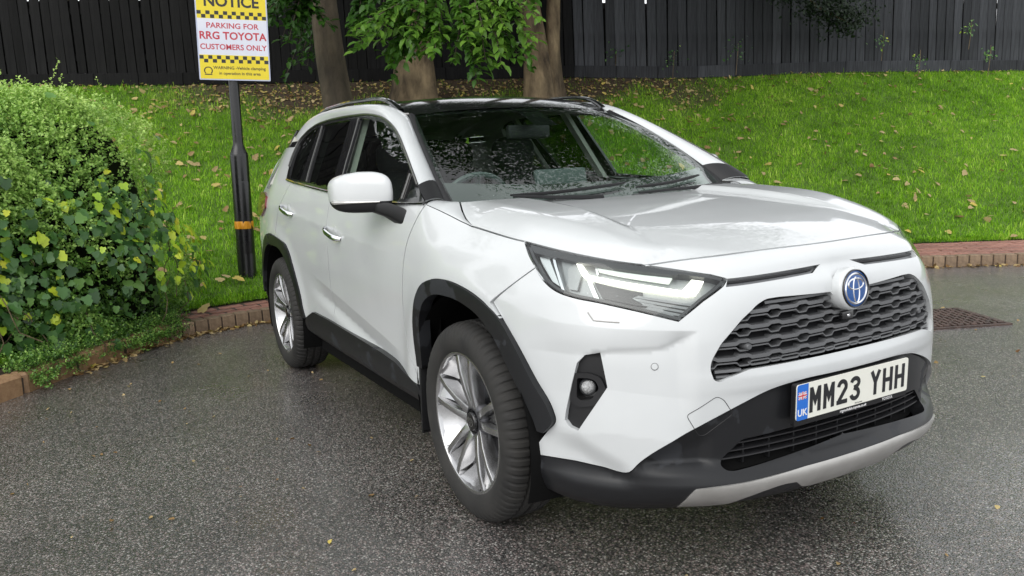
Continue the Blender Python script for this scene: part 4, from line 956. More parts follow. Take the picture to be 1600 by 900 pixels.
# --- door mirrors
def superell(c, r, e, sc=None, n=28, m=16):
    V = []; F = []
    sg = lambda a, p: math.copysign(abs(a)**p, a)
    for i in range(m+1):
        v = -math.pi/2+math.pi*i/m
        for k in range(n):
            w = 2*math.pi*k/n; x_ = sg(math.cos(v), e)*sg(math.cos(w), e); y_ = sg(math.cos(v), e)*sg(math.sin(w), e); z_ = sg(math.sin(v), e)
            q = Vector((x_*r[0], y_*r[1], z_*r[2]))
            if sc: q = sc(q)
            V.append(Vector(c)+q)
    for i in range(m):
        for k in range(n): F.append((i*n+k, i*n+(k+1) % n, (i+1)*n+(k+1) % n, (i+1)*n+k))
    return V, F
for s in (-1, 1):
    mc = Vector((-.725, s*.985, 1.192)); mi = empty('door_mirror', mc, car)
    def shp(q):      # outboard is local -y*s: taper the top outwards, slope the nose back
        o = q.y*s; f = 1-.18*max(0, o)/.105
        z = q.z*(f if q.z > 0 else 1)
        return Vector((q.x-.95*o-.12*max(0, q.z), q.y, z))
    V, F = superell((0, 0, 0), (.074, .101, .086), .60, shp, 40, 24)
    for nm, mt, k0, k1, d in (('mirror_cap', Pt, -.036, .2, 1.0), ('mirror_casing', M['satin'], -.2, -.036, .985)):
        bm = bmesh.new(); vs = [bm.verts.new(v*d) for v in V]; 
        for f in F:
            try: bm.faces.new([vs[i] for i in dict.fromkeys(f)])
            except Exception: pass
        bmesh.ops.remove_doubles(bm, verts=bm.verts, dist=1e-5)
        for zc, inner_ in ((k0, True), (k1, False)):
            bmesh.ops.bisect_plane(bm, geom=bm.verts[:]+bm.edges[:]+bm.faces[:], plane_co=(0, 0, zc), plane_no=(0, 0, 1 if not inner_ else -1), clear_outer=True)
        bmesh.ops.recalc_face_normals(bm, faces=bm.faces)
        for f in bm.faces: f.smooth = True
        me = bpy.data.meshes.new(nm); bm.to_mesh(me); bm.free(); link(nm, me, mt, mi, mc)
    # indicator strip along the seam on the outboard half
    pts = []
    for a in np.linspace(-15, 80, 14):
        w = math.radians(a); q = shp(Vector((abs(math.cos(w))**.62*.077, s*math.copysign(abs(math.sin(w))**.62, math.sin(w))*.101, 0))); pts.append(mc+q*1.0+Vector((0, 0, -.038)))
    MB().tube(pts, [.002]+[.003+.0006*k for k in range(12)]+[.006], 8).build('indicator', M['amber'], mi, smooth=True)
    # stalk
    V = []
    for y0, x0, z0, hx, hz in ((.955, -.665, 1.130, .05, .020), (.915, -.610, 1.120, .05, .030), (.890, -.555, 1.098, .05, .036), (.872, -.530, 1.085, .055, .034)):
        for dx, dz in ((-1, -1), (1, -1), (1, 1), (-1, 1)): V.append((x0+dx*hx, s*y0, z0+dz*hz))
    F = [(i*4+k, i*4+(k+1) % 4, (i+1)*4+(k+1) % 4, (i+1)*4+k) for i in range(3) for k in range(4)]+[(3, 2, 1, 0), (12, 13, 14, 15)]
    MB().add(V, F).build('mirror_stalk', M['satin'], mi, bevel=.010)

# --- wipers
for pts in ([(-.20, -.10, 1.112), (-.215, -.32, 1.125), (-.26, -.50, 1.140)], [(-.20, .62, 1.128), (-.215, .42, 1.122), (-.21, .10, 1.118)]):
    MB().tube([Vector(p)+Vector((-.02, 0, .015)) for p in pts], [.011, .008, .005], 6).build('wiper_arm', M['satin'], car, smooth=True)
def wsp(i, j, d=.012): return Vector(GW[i, j])+Vector((.45, 0, .9))*d
for a, b, r0, r1 in ((7, 22, 1.0, 2.6), (23, 35, 1.6, 2.0)):
    pts = []
    for k in range(9):
        f = k/8; jj = a+(b-a)*f; ii = r0+(r1-r0)*f; i_, j_ = int(ii), int(jj); fi, fj = ii-i_, jj-j_
        q = GW[i_, j_]*(1-fi)*(1-fj)+GW[i_+1, j_]*fi*(1-fj)+GW[i_, j_+1]*(1-fi)*fj+GW[i_+1, j_+1]*fi*fj; pts.append(Vector(q)+Vector((.45, 0, .9))*.016)
    MB().tube(pts, [.004]+[.007]*7+[.004], 6).build('wiper_blade', M['satin'], car)
# --- wheels
def wheel(xc, s):
    w = empty('wheel', (xc, s*.795, .366), car)
    Q = Matrix.Translation((xc, s*.795, .366)) @ Matrix.Rotation(s*-math.pi/2, 4, 'X')      # local +z points outboard
    half = [(.256, .098), (.262, .106), (.275, .1135), (.30, .1185), (.322, .1165), (.340, .109), (.3535, .098), (.3615, .084), (.3665, .066), (.3668, .050), (.358, .047), (.358, .040), (.368, .037), (.368, .010), (.359, .008), (.359, 0)]
    prof = half+[(r, -h) for r, h in half[::-1][1:]]; L = len(prof)
    def rf(k, j):
        jj = min(j, L-1-j); ph = (k+(3 if j > L//2 else 0)) % 6
        return -.005 if (5 <= jj <= 9 and ph in (0, 1)) else (-.004 if (12 <= jj <= 13 and ph == 3) else 0)
    MB().lathe(prof, 420, Q, rfun=rf).build('tyre', M['rubber'], w, smooth=True, angle=28)
    mb = MB(); mb.lathe([(.262, .101), (.2605, .1045), (.256, .1055), (.250, .1035), (.246, .096), (.242, .07), (.232, .03), (.222, -.02), (.222, -.10)], 72, Q)
    mb.build('rim', M['alloy'], w, smooth=True, angle=40)
    MB().lathe([(.222, -.02), (.05, -.02)], 48, Q).build('brake_backing', M['dark'], w)
    MB().lathe([(.165, -.006), (.165, .004), (.07, .006), (.07, .02), (0, .02)], 48, Q).build('brake_disc', M['alloydark'], w, smooth=True, angle=30)
    # ten spokes in five pairs
    for k in range(5):
        for sg in (-1, 1):
            th = math.radians(90+72*k); A = th+sg*math.radians(11.5); 
            d = Vector((math.cos(A), math.sin(A), 0)); d0 = Vector((math.cos(th+sg*.30), math.sin(th+sg*.30), 0)); t = Vector((-math.sin(A), math.cos(A), 0))
            st = []
            for q, hw, z1, z0 in ((0, .0165, .074, .036), (.35, .0125, .090, .040), (.7, .0110, .100, .045), (1, .0125, .102, .05)):
                c_ = d0*.052*(1-q)+d*(.052*0+.249*q) if False else (d0*.050)*(1-q)+(d*.2485)*q
                st.append((c_, hw, z1, z0))
            V = []
            for c_, hw, z1, z0 in st:
                V += [c_-t*hw*1.25+Vector((0, 0, z0)), c_-t*hw+Vector((0, 0, z1)), c_+t*hw+Vector((0, 0, z1)), c_+t*hw*1.25+Vector((0, 0, z0))]
            F = [(i*4+a, i*4+(a+1) % 4, (i+1)*4+(a+1) % 4, (i+1)*4+a) for i in range(3) for a in range(4)]+[(3, 2, 1, 0), (12, 13, 14, 15)]
            MB().add([Q @ v for v in V], F).build('spoke', M['alloy'], w, bevel=.003)
        # web between the two spokes of a pair, dished
        V = []; n = 7
        for q in np.linspace(0, 1, n):
            r = .10+.148*q; da = math.radians(9.5)*(.35+.65*q)
            for e in (-1, 0, 1): a = th+da*e; V.append(Q @ Vector((r*math.cos(a), r*math.sin(a), .058+.036*q**2-(.012*(1-abs(e))))))
        MB().add(V, [(i*3+e, i*3+e+1, i*3+e+4, i*3+e+3) for i in range(n-1) for e in (0, 1)]).build('spoke_web', M['alloy'], w, smooth=True)
        # shallow pocket between neighbouring pairs near the rim
        th2 = th+math.radians(36); V = []; n = 5
        for q in np.linspace(0, 1, n):
            r = .185+.062*q; da = math.radians(19)
            for e in (-1, -.3, .3, 1): a = th2+da*e; V.append(Q @ Vector((r*math.cos(a)*(1+.0*e), r*math.sin(a), .018+.072*q**1.5+.012*e*e)))
        MB().add(V, [(i*4+e, i*4+e+1, i*4+e+5, i*4+e+4) for i in range(n-1) for e in range(3)]).build('spoke_web', M['alloy'], w, smooth=True)
        a = th2; c_ = Q @ Vector((.057*math.cos(a), .057*math.sin(a), .06)); q4 = Q.copy(); q4.translation = c_
        MB().lathe([(0, .008), (.009, .008), (.0105, .004), (.0105, -.02)], 6, q4).build('wheel_nut', M['chrome'], w)
    MB().lathe([(.078, .035), (.074, .062), (.064, .072), (.046, .074)], 40, Q).build('hub', M['alloydark'], w, smooth=True, angle=40)
    MB().lathe([(.034, .05), (.034, .079), (.031, .083), (.026, .0835), (0, .0845)], 36, Q).build('hub_cap', M['gloss'], w, smooth=True, angle=40)
    mb = MB()
    for a_, b_, cy in ((.0225, .0165, 0), (.0155, .007, .004), (.0065, .0165, 0)):
        V = []; F = []
        for i in range(24):
            t = 2*math.pi*i/24
            for rr in (-.0016, .0016): V.append(Q @ Vector((math.cos(t)*(a_+rr), (math.sin(t)*(b_+rr)+cy), .0855)))
        for i in range(24): j = (i+1) % 24; F.append((i*2, j*2, j*2+1, i*2+1))
        mb.add(V, F)
    mb.build('hub_emblem', M['chrome'], w)
for xc in (0, -2.69):
    for s in (-1, 1): wheel(xc, s)

# --- cabin seen through the glass
MB().add([(-.25, -.72, 1.06), (-.25, .72, 1.06), (-.55, .76, 1.085), (-.55, -.76, 1.085), (-.80, .76, 1.04), (-.80, -.76, 1.04), (-.86, .76, .70), (-.86, -.76, .70)], [(0, 1, 2, 3), (3, 2, 4, 5), (5, 4, 6, 7)]).build('dashboard', M['dash'], car)
MB().box((-.74, .03, 1.195), (.03, .29, .10), rotm('Y', -.2)).build('display_screen', M['screen'], car, bevel=.012)
MB().add(*superell((-.62, -.37, 1.06), (.13, .17, .06), .8)).build('instrument_hood', M['dash'], car, smooth=True)
Q = Matrix.Translation((-.90, -.37, 1.065)) @ Matrix.Rotation(math.radians(-66), 4, 'Y')
sw = MB(); V = []; F = []
for i in range(40):
    a = 2*math.pi*i/40
    for j in range(8):
        b = 2*math.pi*j/8; V.append(Q @ Vector(((.185+.016*math.cos(b))*math.cos(a), (.185+.016*math.cos(b))*math.sin(a), .016*math.sin(b))))
for i in range(40):
    for j in range(8): F.append((i*8+j, ((i+1) % 40)*8+j, ((i+1) % 40)*8+(j+1) % 8, i*8+(j+1) % 8))
sw.add(V, F)
for a in (0, 120, 240): sw.tube([Q @ Vector((0, 0, 0)), Q @ Vector((.185*math.cos(math.radians(a)), .185*math.sin(math.radians(a)), 0))], .018, 6)
sw.build('steering_wheel', M['screen'], car, smooth=True)
for xs_, rows in ((-1.35, (-.37, .37)), (-2.25, (-.40, .0, .40))):
    for y0 in rows:
        st = empty('seat', (xs_, y0, .5), car)
        MB().add(*superell((xs_-.30, y0, .90), (.10, .25 if xs_ > -2 else .21, .36), .6, lambda q: Vector((q.x-.25*q.z, q.y, q.z)))).build('backrest', M['fabric'], st, smooth=True)
        MB().add(*superell((xs_-.02, y0, .60), (.30, .26 if xs_ > -2 else .21, .11), .6)).build('cushion', M['fabric'], st, smooth=True)
        MB().add(*superell((xs_-.44, y0, 1.33), (.06, .14, .10), .65)).build('headrest', M['fabric'], st, smooth=True)
        mb = MB(); [mb.tube([(xs_-.42, y0+d, 1.18), (xs_-.44, y0+d, 1.32)], .008, 6) for d in (-.06, .06)]; mb.build('headrest_post', M['chrome'], st)
# headlining and inner pillars
grid_obj('headlining', (R3[2:, 1:-1]-[.0, 0, .035])[:, :, :], M['liner'], car, sides=(1,))
for s in (-1, 1):
    def ip(name, pts, w, mat):
        p = S(np.array([ux(q[0]) for q in pts]), np.array([q[1] for q in pts]), -.035)*[1, s, 1]
        mb = MB()
        for i in range(len(p)-1):
            a, b = p[i], p[i+1]; mb.add([a+[w/2, 0, 0], a-[w/2, 0, 0], b-[w/2, 0, 0], b+[w/2, 0, 0], a+[w/2, -.03*s, 0], a-[w/2, -.03*s, 0], b-[w/2, -.03*s, 0], b+[w/2, -.03*s, 0]], [(0, 1, 2, 3), (7, 6, 5, 4), (0, 3, 7, 4), (1, 5, 6, 2)])
        mb.build(name, mat, car)
    ip('inner_pillar', [(-1.47, 1.10), (-1.62, 1.56)], .10, M['liner']); ip('inner_pillar', [(-2.10, 1.16), (-2.22, 1.55)], .09, M['liner']); ip('inner_pillar', [(-2.7, 1.2), (-2.6, 1.5)], .35, M['liner'])
    q = np.stack([G[:, 1], G[:, 4], G[:, 7]], 1)*[1, s, 1]-np.array([.0, .03*s, .03]); 
    link('inner_roof_side', mesh('inner_roof_side', q.reshape(-1, 3), [(i*3+j, (i+1)*3+j, (i+1)*3+j+1, i*3+j+1) for i in range(NS-1) for j in (0, 1)], True), M['liner'], car)
    ip('door_card', [(-.5, .8), (-.5, 1.10)], .5, M['fabric']); ip('door_card', [(-1.1, .8), (-1.1, 1.12)], .8, M['fabric']); ip('door_card', [(-1.9, .8), (-1.9, 1.15)], .8, M['fabric'])
MB().box((-.98, 0, 1.43), (.04, .24, .07)).build('rear_view_mirror', M['satin'], car, bevel=.012)

# ------------------------------------------------------------------ setting: car park, kerb, paving, bank
link('car_park', mesh('car_park', [(-90, -90, 0), (90, -90, 0), (90, 90, 0), (-90, 90, 0)], [(0, 1, 2, 3)]), M['asphalt'])['kind'] = 'structure'
KERB = smooth3(np.array([(.6, -6.3, 0), (-1.5, -4.1, 0), (-2.97, -2.54, 0), (-3.75, -1.90, 0), (-4.22, -1.45, 0), (-4.40, -.85, 0), (-4.45, 0, 0), (-4.40, 1.4, 0), (-4.05, 2.9, 0), (-3.30, 4.25, 0), (-2.40, 5.50, 0), (-1.86, 6.30, 0), (-.6, 8.2, 0), (1.4, 11.2, 0), (4.5, 16, 0)]), 400, 4)[:, :2]
_ks = np.r_[0, np.cumsum(np.linalg.norm(np.diff(KERB, axis=0), axis=1))]
def kerb_at(s):
    s = np.asarray(s, float); p = np.stack([np.interp(s, _ks, KERB[:, 0]), np.interp(s, _ks, KERB[:, 1])], -1)
    q = np.stack([np.interp(s+.05, _ks, KERB[:, 0]), np.interp(s+.05, _ks, KERB[:, 1])], -1); d = q-np.stack([np.interp(s-.05, _ks, KERB[:, 0]), np.interp(s-.05, _ks, KERB[:, 1])], -1)
    d /= np.linalg.norm(d, axis=-1)[..., None]+1e-9; return p, d, np.stack([-d[..., 1], d[..., 0]], -1)
def kerb_s(p): return _ks[np.argmin(np.hypot(KERB[:, 0]-p[0], KERB[:, 1]-p[1]))]
S_L = kerb_s((-4.22, -1.45)); S_R = kerb_s((-2.40, 5.50)); S_HED = kerb_s((-2.97, -2.54))
ROWS_W = .108
def pav_w(s): return np.interp(s, [S_L-.6, S_L, S_L+1.5, S_R-1.5, S_R+.3], [.30, .44, .44, .92, .98])
FENCE = np.array([(-15.5, -9.5, 2.95), (-12.58, -2.68, 2.74), (-11.21, -.04, 2.645), (-8.65, 5.14, 2.53), (-7.85, 6.94, 2.44), (-7.45, 8.5, 2.46), (-7.0, 9.8, 2.47), (-5.85, 13.4, 2.41), (-5.15, 15.3, 2.36), (-2.5, 22, 2.3)])
FENCE = smooth3(FENCE, 300, 2)
_fs = np.r_[0, np.cumsum(np.linalg.norm(np.diff(FENCE[:, :2], axis=0), axis=1))]
def fence_at(s): return np.stack([np.interp(s, _fs, FENCE[:, k]) for k in range(3)], -1)
nT, nV = 220, 60
sT = np.linspace(0, _ks[-1], nT); pk, dk, nk = kerb_at(sT); PB = pk+nk*pav_w(sT)[:, None]
# pair each paving-edge station with a fence station (monotone)
tgt = PB+nk*6.5
fst = np.interp(np.linspace(0, 1, nT), *(lambda a: (np.linspace(0, 1, 40), np.maximum.accumulate(a)))(np.array([_fs[np.argmin(np.hypot(FENCE[:, 0]-p[0], FENCE[:, 1]-p[1]))] for p in tgt[np.linspace(0, nT-1, 40).astype(int)]])))
fst = gsm(fst, 12); FB3 = fence_at(fst)
VV = np.linspace(0, 1, nV)**1.2
LAWN = np.zeros((nT, nV, 3))
for j, v in enumerate(VV):
    LAWN[:, j, :2] = PB*(1-v)+FB3[:, :2]*v
    LAWN[:, j, 2] = .135+(FB3[:, 2]-.135)*(v**1.18)
bx, by = LAWN[..., 0], LAWN[..., 1]
LAWN[..., 2] += (.035*np.sin(bx*1.7+by*.9)*np.sin(by*1.3-.4*bx)+.015*np.sin(bx*5.1)*np.sin(by*4.3+1))*np.clip(VV*6, 0, 1)*np.clip((1-VV)*8, 0, 1)
def lawn_z(x, y):
    d = (LAWN[..., 0]-x)**2+(LAWN[..., 1]-y)**2; return float(LAWN[..., 2].ravel()[d.argmin()])
def quads(n, k): 
    i, j = np.meshgrid(np.arange(n-1), np.arange(k-1), indexing='ij'); a = (i*k+j).ravel(); return np.c_[a, a+k, a+k+1, a+1][:, ::-1]
def lawnmat():
    m, t, p, o = nodes('lawn_earth'); v = coords(t)
    n = noise(t, v, 5, 6, .6); a = ramp(t, n, [(.3, (.055, .11, .010)), (.7, (.11, .21, .02))])
    b = ramp(t, noise(t, v, 30, 6, .65), [(.3, (.020, .013, .008)), (.7, (.075, .048, .024))])
    at_ = N_(t, 'Attribute', attribute_name='tint'); t.links.new(mixc(t, at_.outputs['Fac'], a, b), p.inputs['Base Color'])
    p.inputs['Roughness'].default_value = .9; bump(t, noise(t, v, 25, 5), .6, .02, p); return m
def bare(x, y):
    """how bare and littered the ground is under the trees: 0 on open grass, 1 at the foot of the fence behind the trunks"""
    x, y = np.asarray(x), np.asarray(y)
    d = np.min(np.hypot(x[..., None]-FENCE[::6, 0], y[..., None]-FENCE[::6, 1]), -1)
    along = sstep(-1.5, 1.0, y)*(1-sstep(6.0, 8.6, y)); e = 1-sstep(.35, 1.4-.6*sstep(4.5, 7.5, y), d+.25*np.sin(3*x+2*y))
    return np.clip(along*e*1.15+.35*(1-sstep(0, .35, d)), 0, 1)
me = fast_mesh('lawn', LAWN.reshape(-1, 3), quads(nT, nV), True); set_tint(me, bare(LAWN[..., 0], LAWN[..., 1]).ravel())
link('lawn', me, lawnmat())['kind'] = 'structure'
far = FENCE.copy(); bk = FENCE.copy(); bk[:, :2] += np.array([-1, .35])*1.2; far[:, :2] += np.array([-120, 40]); far[:, 2] = 2.0
f3 = np.stack([FENCE, bk, far], 1); link('field', fast_mesh('field', f3.reshape(-1, 3), quads(len(FENCE), 3)), M['soil'])['kind'] = 'structure'

# kerb of bricks, orange kerb stones by the hedge, brick paving behind
kerb = bpy.data.objects.new('kerb', mesh('kerb', *(lambda s: (lambda p, n: (np.vstack([np.c_[p+n*.012, 0*s], np.c_[p+n*.012, 0*s+.098], np.c_[p+n*.10, 0*s+.098]]), [(i, i+1, len(s)+i+1, len(s)+i) for i in range(len(s)-1)]+[(len(s)+i, len(s)+i+1, 2*len(s)+i+1, 2*len(s)+i) for i in range(len(s)-1)]))(*kerb_at(s)[::2]))(np.arange(S_L-2.6, S_R+3.2, .1))))
COL.objects.link(kerb); kerb.data.materials.append(M['mortar']); kerb['kind'] = 'structure'; WL[kerb] = Vector()
def brickmesh(name, lx, ly, lz, mat, bev=.006):
    o = MB().box((0, 0, 0), (lx, ly, lz)).build(name, mat, None, bevel=bev, seg=1); me = o.data; bpy.data.objects.remove(o); return me
KBM = brickmesh('brick', .104, .10, .115, M['kerbbrick']); PVM = brickmesh('brick', .198, .098, .06, M['brick'], .004); STM = brickmesh('kerb_stone', .46, .13, .16, M['orangestone'], .02)
def put(name, me, parent, loc, rz, tilt=(0, 0)):
    o = bpy.data.objects.new(name, me); COL.objects.link(o); o.parent = parent; o.location = Vector(loc)-WL[parent]; o.rotation_euler = (tilt[0], tilt[1], rz); return o
s = S_L+.05
while s < S_R+2.6:
    p, d, n = kerb_at(s); q = p+n*.05; put('brick', KBM, kerb, (q[0], q[1], .052+rng.normal()*.0015), math.atan2(d[1], d[0])+rng.normal()*.012, (rng.normal()*.012, 0)); s += .1165
s = S_L-.22
while s > S_L-2.9:
    p, d, n = kerb_at(s); q = p+n*.06; put('kerb_stone', STM, kerb, (q[0], q[1], .045+rng.normal()*.006), math.atan2(d[1], d[0])+rng.normal()*.02, (rng.normal()*.02, rng.normal()*.015)); s -= .475
ss = np.arange(S_L-2.6, S_R+4, .1); p, d, n = kerb_at(ss); w = pav_w(ss)[:, None]
pv = np.stack([np.c_[p+n*.10, 0*ss+.092], np.c_[p+n*(w+.12), 0*ss+.125]], 1)
paving = link('paving', fast_mesh('paving', pv.reshape(-1, 3), quads(len(ss), 2)), M['mortar']); paving['kind'] = 'structure'
cnt = 0
for row in range(9):
    off = .155+row*ROWS_W; s = S_L-.15+(row % 2)*.1
    while s < S_R+2.5:
        vis = s < S_L+1.9 or s > S_R-1.2
        if off < pav_w(s)+.03 and vis and cnt < 300:
            p, d, n = kerb_at(s); q = p+n*off; zz = .092+.033*(off-.10)/(pav_w(s)+.02)
            put('brick', PVM, paving, (q[0], q[1], zz-.024+rng.normal()*.0012), math.atan2(d[1], d[0])+rng.normal()*.01, (rng.normal()*.01, rng.normal()*.008)); cnt += 1
        s += .2045

# grass blades: one uncountable mass
def rot_frames(n):
    a = rng.uniform(0, 2*np.pi, n); return np.c_[np.cos(a), np.sin(a), 0*a]
def lawn_points(n, vmax=1.0, power=1.0, smin=None, smax=None):
    u = rng.uniform(0, nT-1.001, n*3) if smin is None else rng.uniform(smin/_ks[-1]*(nT-1), smax/_ks[-1]*(nT-1), n*3)
    v = rng.uniform(0, 1, n*3)**power*vmax*(nV-1.001)
    i, j = u.astype(int), v.astype(int); f, g = (u-i)[:, None], (v-j)[:, None]
    P = LAWN[i, j]*(1-f)*(1-g)+LAWN[i+1, j]*f*(1-g)+LAWN[i, j+1]*(1-f)*g+LAWN[i+1, j+1]*f*g
    A = np.linalg.norm(np.cross(LAWN[i+1, j]-LAWN[i, j], LAWN[i, j+1]-LAWN[i, j]), axis=1)
    return P, A
CP3 = np.array(CAM_POS)
def in_view(P, mx=.72, dmax=40):
    f = np.array([math.cos(CAM_YAW), math.sin(CAM_YAW)]); r = np.array([math.sin(CAM_YAW), -math.cos(CAM_YAW)]); q = P[:, :2]-CP3[:2]
    dep = q@f; lat = q@r; return (dep > .5) & (np.abs(lat) < mx*dep+.6) & (dep < dmax)
def cloud(n_target, **k):
    out = []; tot = 0
    while tot < n_target:
        P, A = lawn_points(60000, **k); keep = (rng.uniform(0, A.max(), len(A)) < A) & in_view(P); P = P[keep]; out.append(P); tot += len(P)
    return np.vstack(out)[:n_target]
def blades(P, h, w, lean, tint):
    n = len(P); d = rot_frames(n); sd_ = np.c_[-d[:, 1], d[:, 0], 0*d[:, 0]]; h = h[:, None]; w = w[:, None]; lean = lean[:, None]; Z = np.array([0, 0, 1.])
    a = P-sd_*w; b = P+sd_*w; c1 = P+Z*h*.6+d*lean*.35*h-sd_*w*.7; c2 = P+Z*h*.6+d*lean*.35*h+sd_*w*.7; tip = P+Z*h*(1-.25*lean)+d*lean*h
    V = np.stack([a, b, c1, c2, tip], 1).reshape(-1, 3); o = np.arange(n)[:, None]*5
    F = np.concatenate([o+[[0, 1, 3]], o+[[0, 3, 2]], o+[[2, 3, 4]]]); return V, F, np.repeat(tint, 5)
P = cloud(330000); b_ = bare(P[:, 0], P[:, 1]); P = P[rng.uniform(0, 1, len(P)) > b_*.93]
ed = cloud(16000, vmax=.045); ed = ed-np.array([0, 0, .01]); P = np.vstack([P, ed]); n = len(P)
patch = .5+.5*np.sin(P[:, 0]*1.3+np.sin(P[:, 1]*.9)*1.7)*np.sin(P[:, 1]*1.1+.7*P[:, 0]); pat2 = .5+.5*np.sin(P[:, 0]*4.1+1.3*np.sin(P[:, 1]*3.3))*np.sin(P[:, 1]*3.7)
clump = .5+.5*np.sin(P[:, 0]*9.7+2.1*np.sin(P[:, 1]*6.1))*np.sin(P[:, 1]*10.3+1.7*np.sin(P[:, 0]*7.3)); tall = (rng.uniform(0, 1, n) < .12*clump)
V, F, T = blades(P, rng.uniform(.022, .050, n)*(1+.4*pat2)*np.where(tall, 1.75, 1), rng.uniform(.0018, .0040, n)*np.where(tall, 1.7, 1), rng.uniform(.2, 1.1, n), np.clip(.10+.34*patch*.7+.20*pat2+.26*clump+.12*tall+rng.normal(0, .17, n), 0, 1))
me = fast_mesh('grass', V, F); set_tint(me, T); g = link('grass', me, M['grass']); tag(g, 'bright green mown grass covering the sloping bank', 'grass', kind='stuff')

# ------------------------------------------------------------------ fence
fence = empty('fence', tuple(fence_at(8.0)))
tag(fence, 'tall black stained timber fence along the top of the bank', 'fence')
def pix(px, D):
    a = (px[0]-800)/CAM_F; b = -(px[1]-450)/CAM_F; m = np.array(SC.camera.matrix_world.to_3x3()); return CP3+(m@np.array([a, b, -1.]))*D
def fence_s(p): return _fs[np.argmin(np.hypot(FENCE[:, 0]-p[0], FENCE[:, 1]-p[1]))]
FH = 2.15
def plankmesh(w, h, th=.02, m='plank'):
    o = MB().box((0, 0, h/2), (w, th, h)).build('plank', M[m], None, bevel=.003, seg=1); me = o.data; bpy.data.objects.remove(o); return me
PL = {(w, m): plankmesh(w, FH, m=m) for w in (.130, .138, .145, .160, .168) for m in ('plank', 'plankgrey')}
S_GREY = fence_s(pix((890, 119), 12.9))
def fdir(s): a, b = fence_at(s-.05), fence_at(s+.05); d = b-a; return math.atan2(d[1], d[0])
SLITS = (27, 30, 31, 34, 35, 38, 41); SLX = (fence_s(pix((905, 119), 12.9)), fence_s(pix((1030, 121), 13)))
s = 3.5; k = 0; gaps = {2, 5, 6, 9, 12, 13, 17, 21, 23, 26, 62, 66, 70, 74}
fplanks = []
while s < _fs[-1]-3.0 and k < 145:
    w = (.130, .138, .145)[rng.integers(3)] if s < 15 else (.145, .160, .168)[rng.integers(3)]
    p = fence_at(s); a = fdir(s); nx, ny = math.sin(a), -math.cos(a)      # towards the camera side
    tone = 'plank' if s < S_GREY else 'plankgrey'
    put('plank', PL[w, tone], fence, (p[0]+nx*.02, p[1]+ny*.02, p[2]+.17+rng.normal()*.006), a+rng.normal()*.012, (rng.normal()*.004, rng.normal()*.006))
    step = w/2+.007+(.070 if s < 15 else .085)+rng.uniform(-.002, .006)
    fplanks.append((s, w, step))
    if not (k in SLITS or (SLX[0] < s < SLX[1] and k % 4 == 0)):
        sb = s+step*.52; p2 = fence_at(sb); put('plank', PL[.145, 'plank'], fence, (p2[0]-nx*.055, p2[1]-ny*.055, p2[2]+.17), a+rng.normal()*.01)
    else:
        sb = s+step*.52; p2 = fence_at(sb); o = put('plank', PL[.145, 'plank'], fence, (p2[0]-nx*.055, p2[1]-ny*.055, p2[2]+.17), a); o.scale = (1, 1, .46 if k > 50 else .52)
    s += step+(.012 if k in SLITS else 0); k += 1
nseg = 34; sg = np.linspace(3.4, s, nseg+1)
for i in range(nseg):
    a0, a1 = fence_at(sg[i]), fence_at(sg[i+1]); L = np.linalg.norm((a1-a0)[:2]); a = math.atan2(a1[1]-a0[1], a1[0]-a0[0]); c_ = (a0+a1)/2; nx, ny = math.sin(a), -math.cos(a); sl = math.atan2(a1[2]-a0[2], L)
    def beam(nm, dz, hh, th, off):
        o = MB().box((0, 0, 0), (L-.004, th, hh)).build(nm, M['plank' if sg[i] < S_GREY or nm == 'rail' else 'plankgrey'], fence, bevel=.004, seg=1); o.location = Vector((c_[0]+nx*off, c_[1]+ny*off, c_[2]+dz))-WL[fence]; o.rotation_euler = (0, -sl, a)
    beam('gravel_board', .085, .19, .03, .035); beam('rail', .42, .09, .05, -.018); beam('rail', 1.12, .09, .05, -.018); beam('rail', 1.95, .09, .05, -.018)
    o = MB().box((0, 0, 1.1), (.10, .10, 2.3)).build('fence_post', M['plank'], fence); o.location = Vector((a0[0]-nx*.13, a0[1]-ny*.13, a0[2]))-WL[fence]; o.rotation_euler = (0, 0, a)

# ------------------------------------------------------------------ parking sign
sx, sy = -5.44, -.58; sz = lawn_z(sx, sy)
sign = empty('parking_sign', (sx, sy, sz))
tag(sign, 'yellow and white parking notice board on a black post with an orange band', 'sign')
vd = Vector((CP3[0]-sx, CP3[1]-sy, 0)).normalized()
T0 = Matrix.Translation((sx, sy, sz)) @ Matrix.Rotation(-.026, 4, vd) @ Matrix.Translation((0, 0, -sz))
MB().lathe([(.088, sz-.05), (.085, sz+.02), (.084, 1.42), (.080, 1.45), (.060, 1.50), (.050, 1.53), (.048, 1.56), (.048, 2.9)], 32, T0).build('post', M['post'], sign, smooth=True, angle=40)
zb = .775
o = MB().lathe([(.086, zb-.036), (.0875, zb-.034), (.0875, zb+.034), (.086, zb+.036)], 32, T0, rfun=lambda k, j: .0012*math.sin(k*.9+j)).build('orange_band', M['tape'], sign, smooth=True)
MB().lathe([(.0845, .50), (.0865, .51), (.0865, 1.18), (.0845, 1.19)], 10, T0, a0=-.3, a1=1.05).build('access_door', M['post'], sign, smooth=True)
vd = Vector((CP3[0]-sx, CP3[1]-sy, 0)).normalized(); rt = Vector((-vd.y, vd.x, 0)); 
BW, BH = .655, .93
bctr = Vector((sx, sy, 2.118+BH/2))+vd*.066+rt*.085
Bm = Matrix((rt, Vector((0, 0, 1)), vd)).transposed().to_4x4() @ Matrix.Rotation(math.radians(-2.2), 4, 'Z'); Bm.translation = bctr
Bm = Bm @ Matrix.Translation((0, -BH/2, 0)) @ Matrix.Diagonal((.955, .90, 1, 1)) @ Matrix.Translation((0, BH/2, 0))
board = empty('sign_board', bctr, sign)
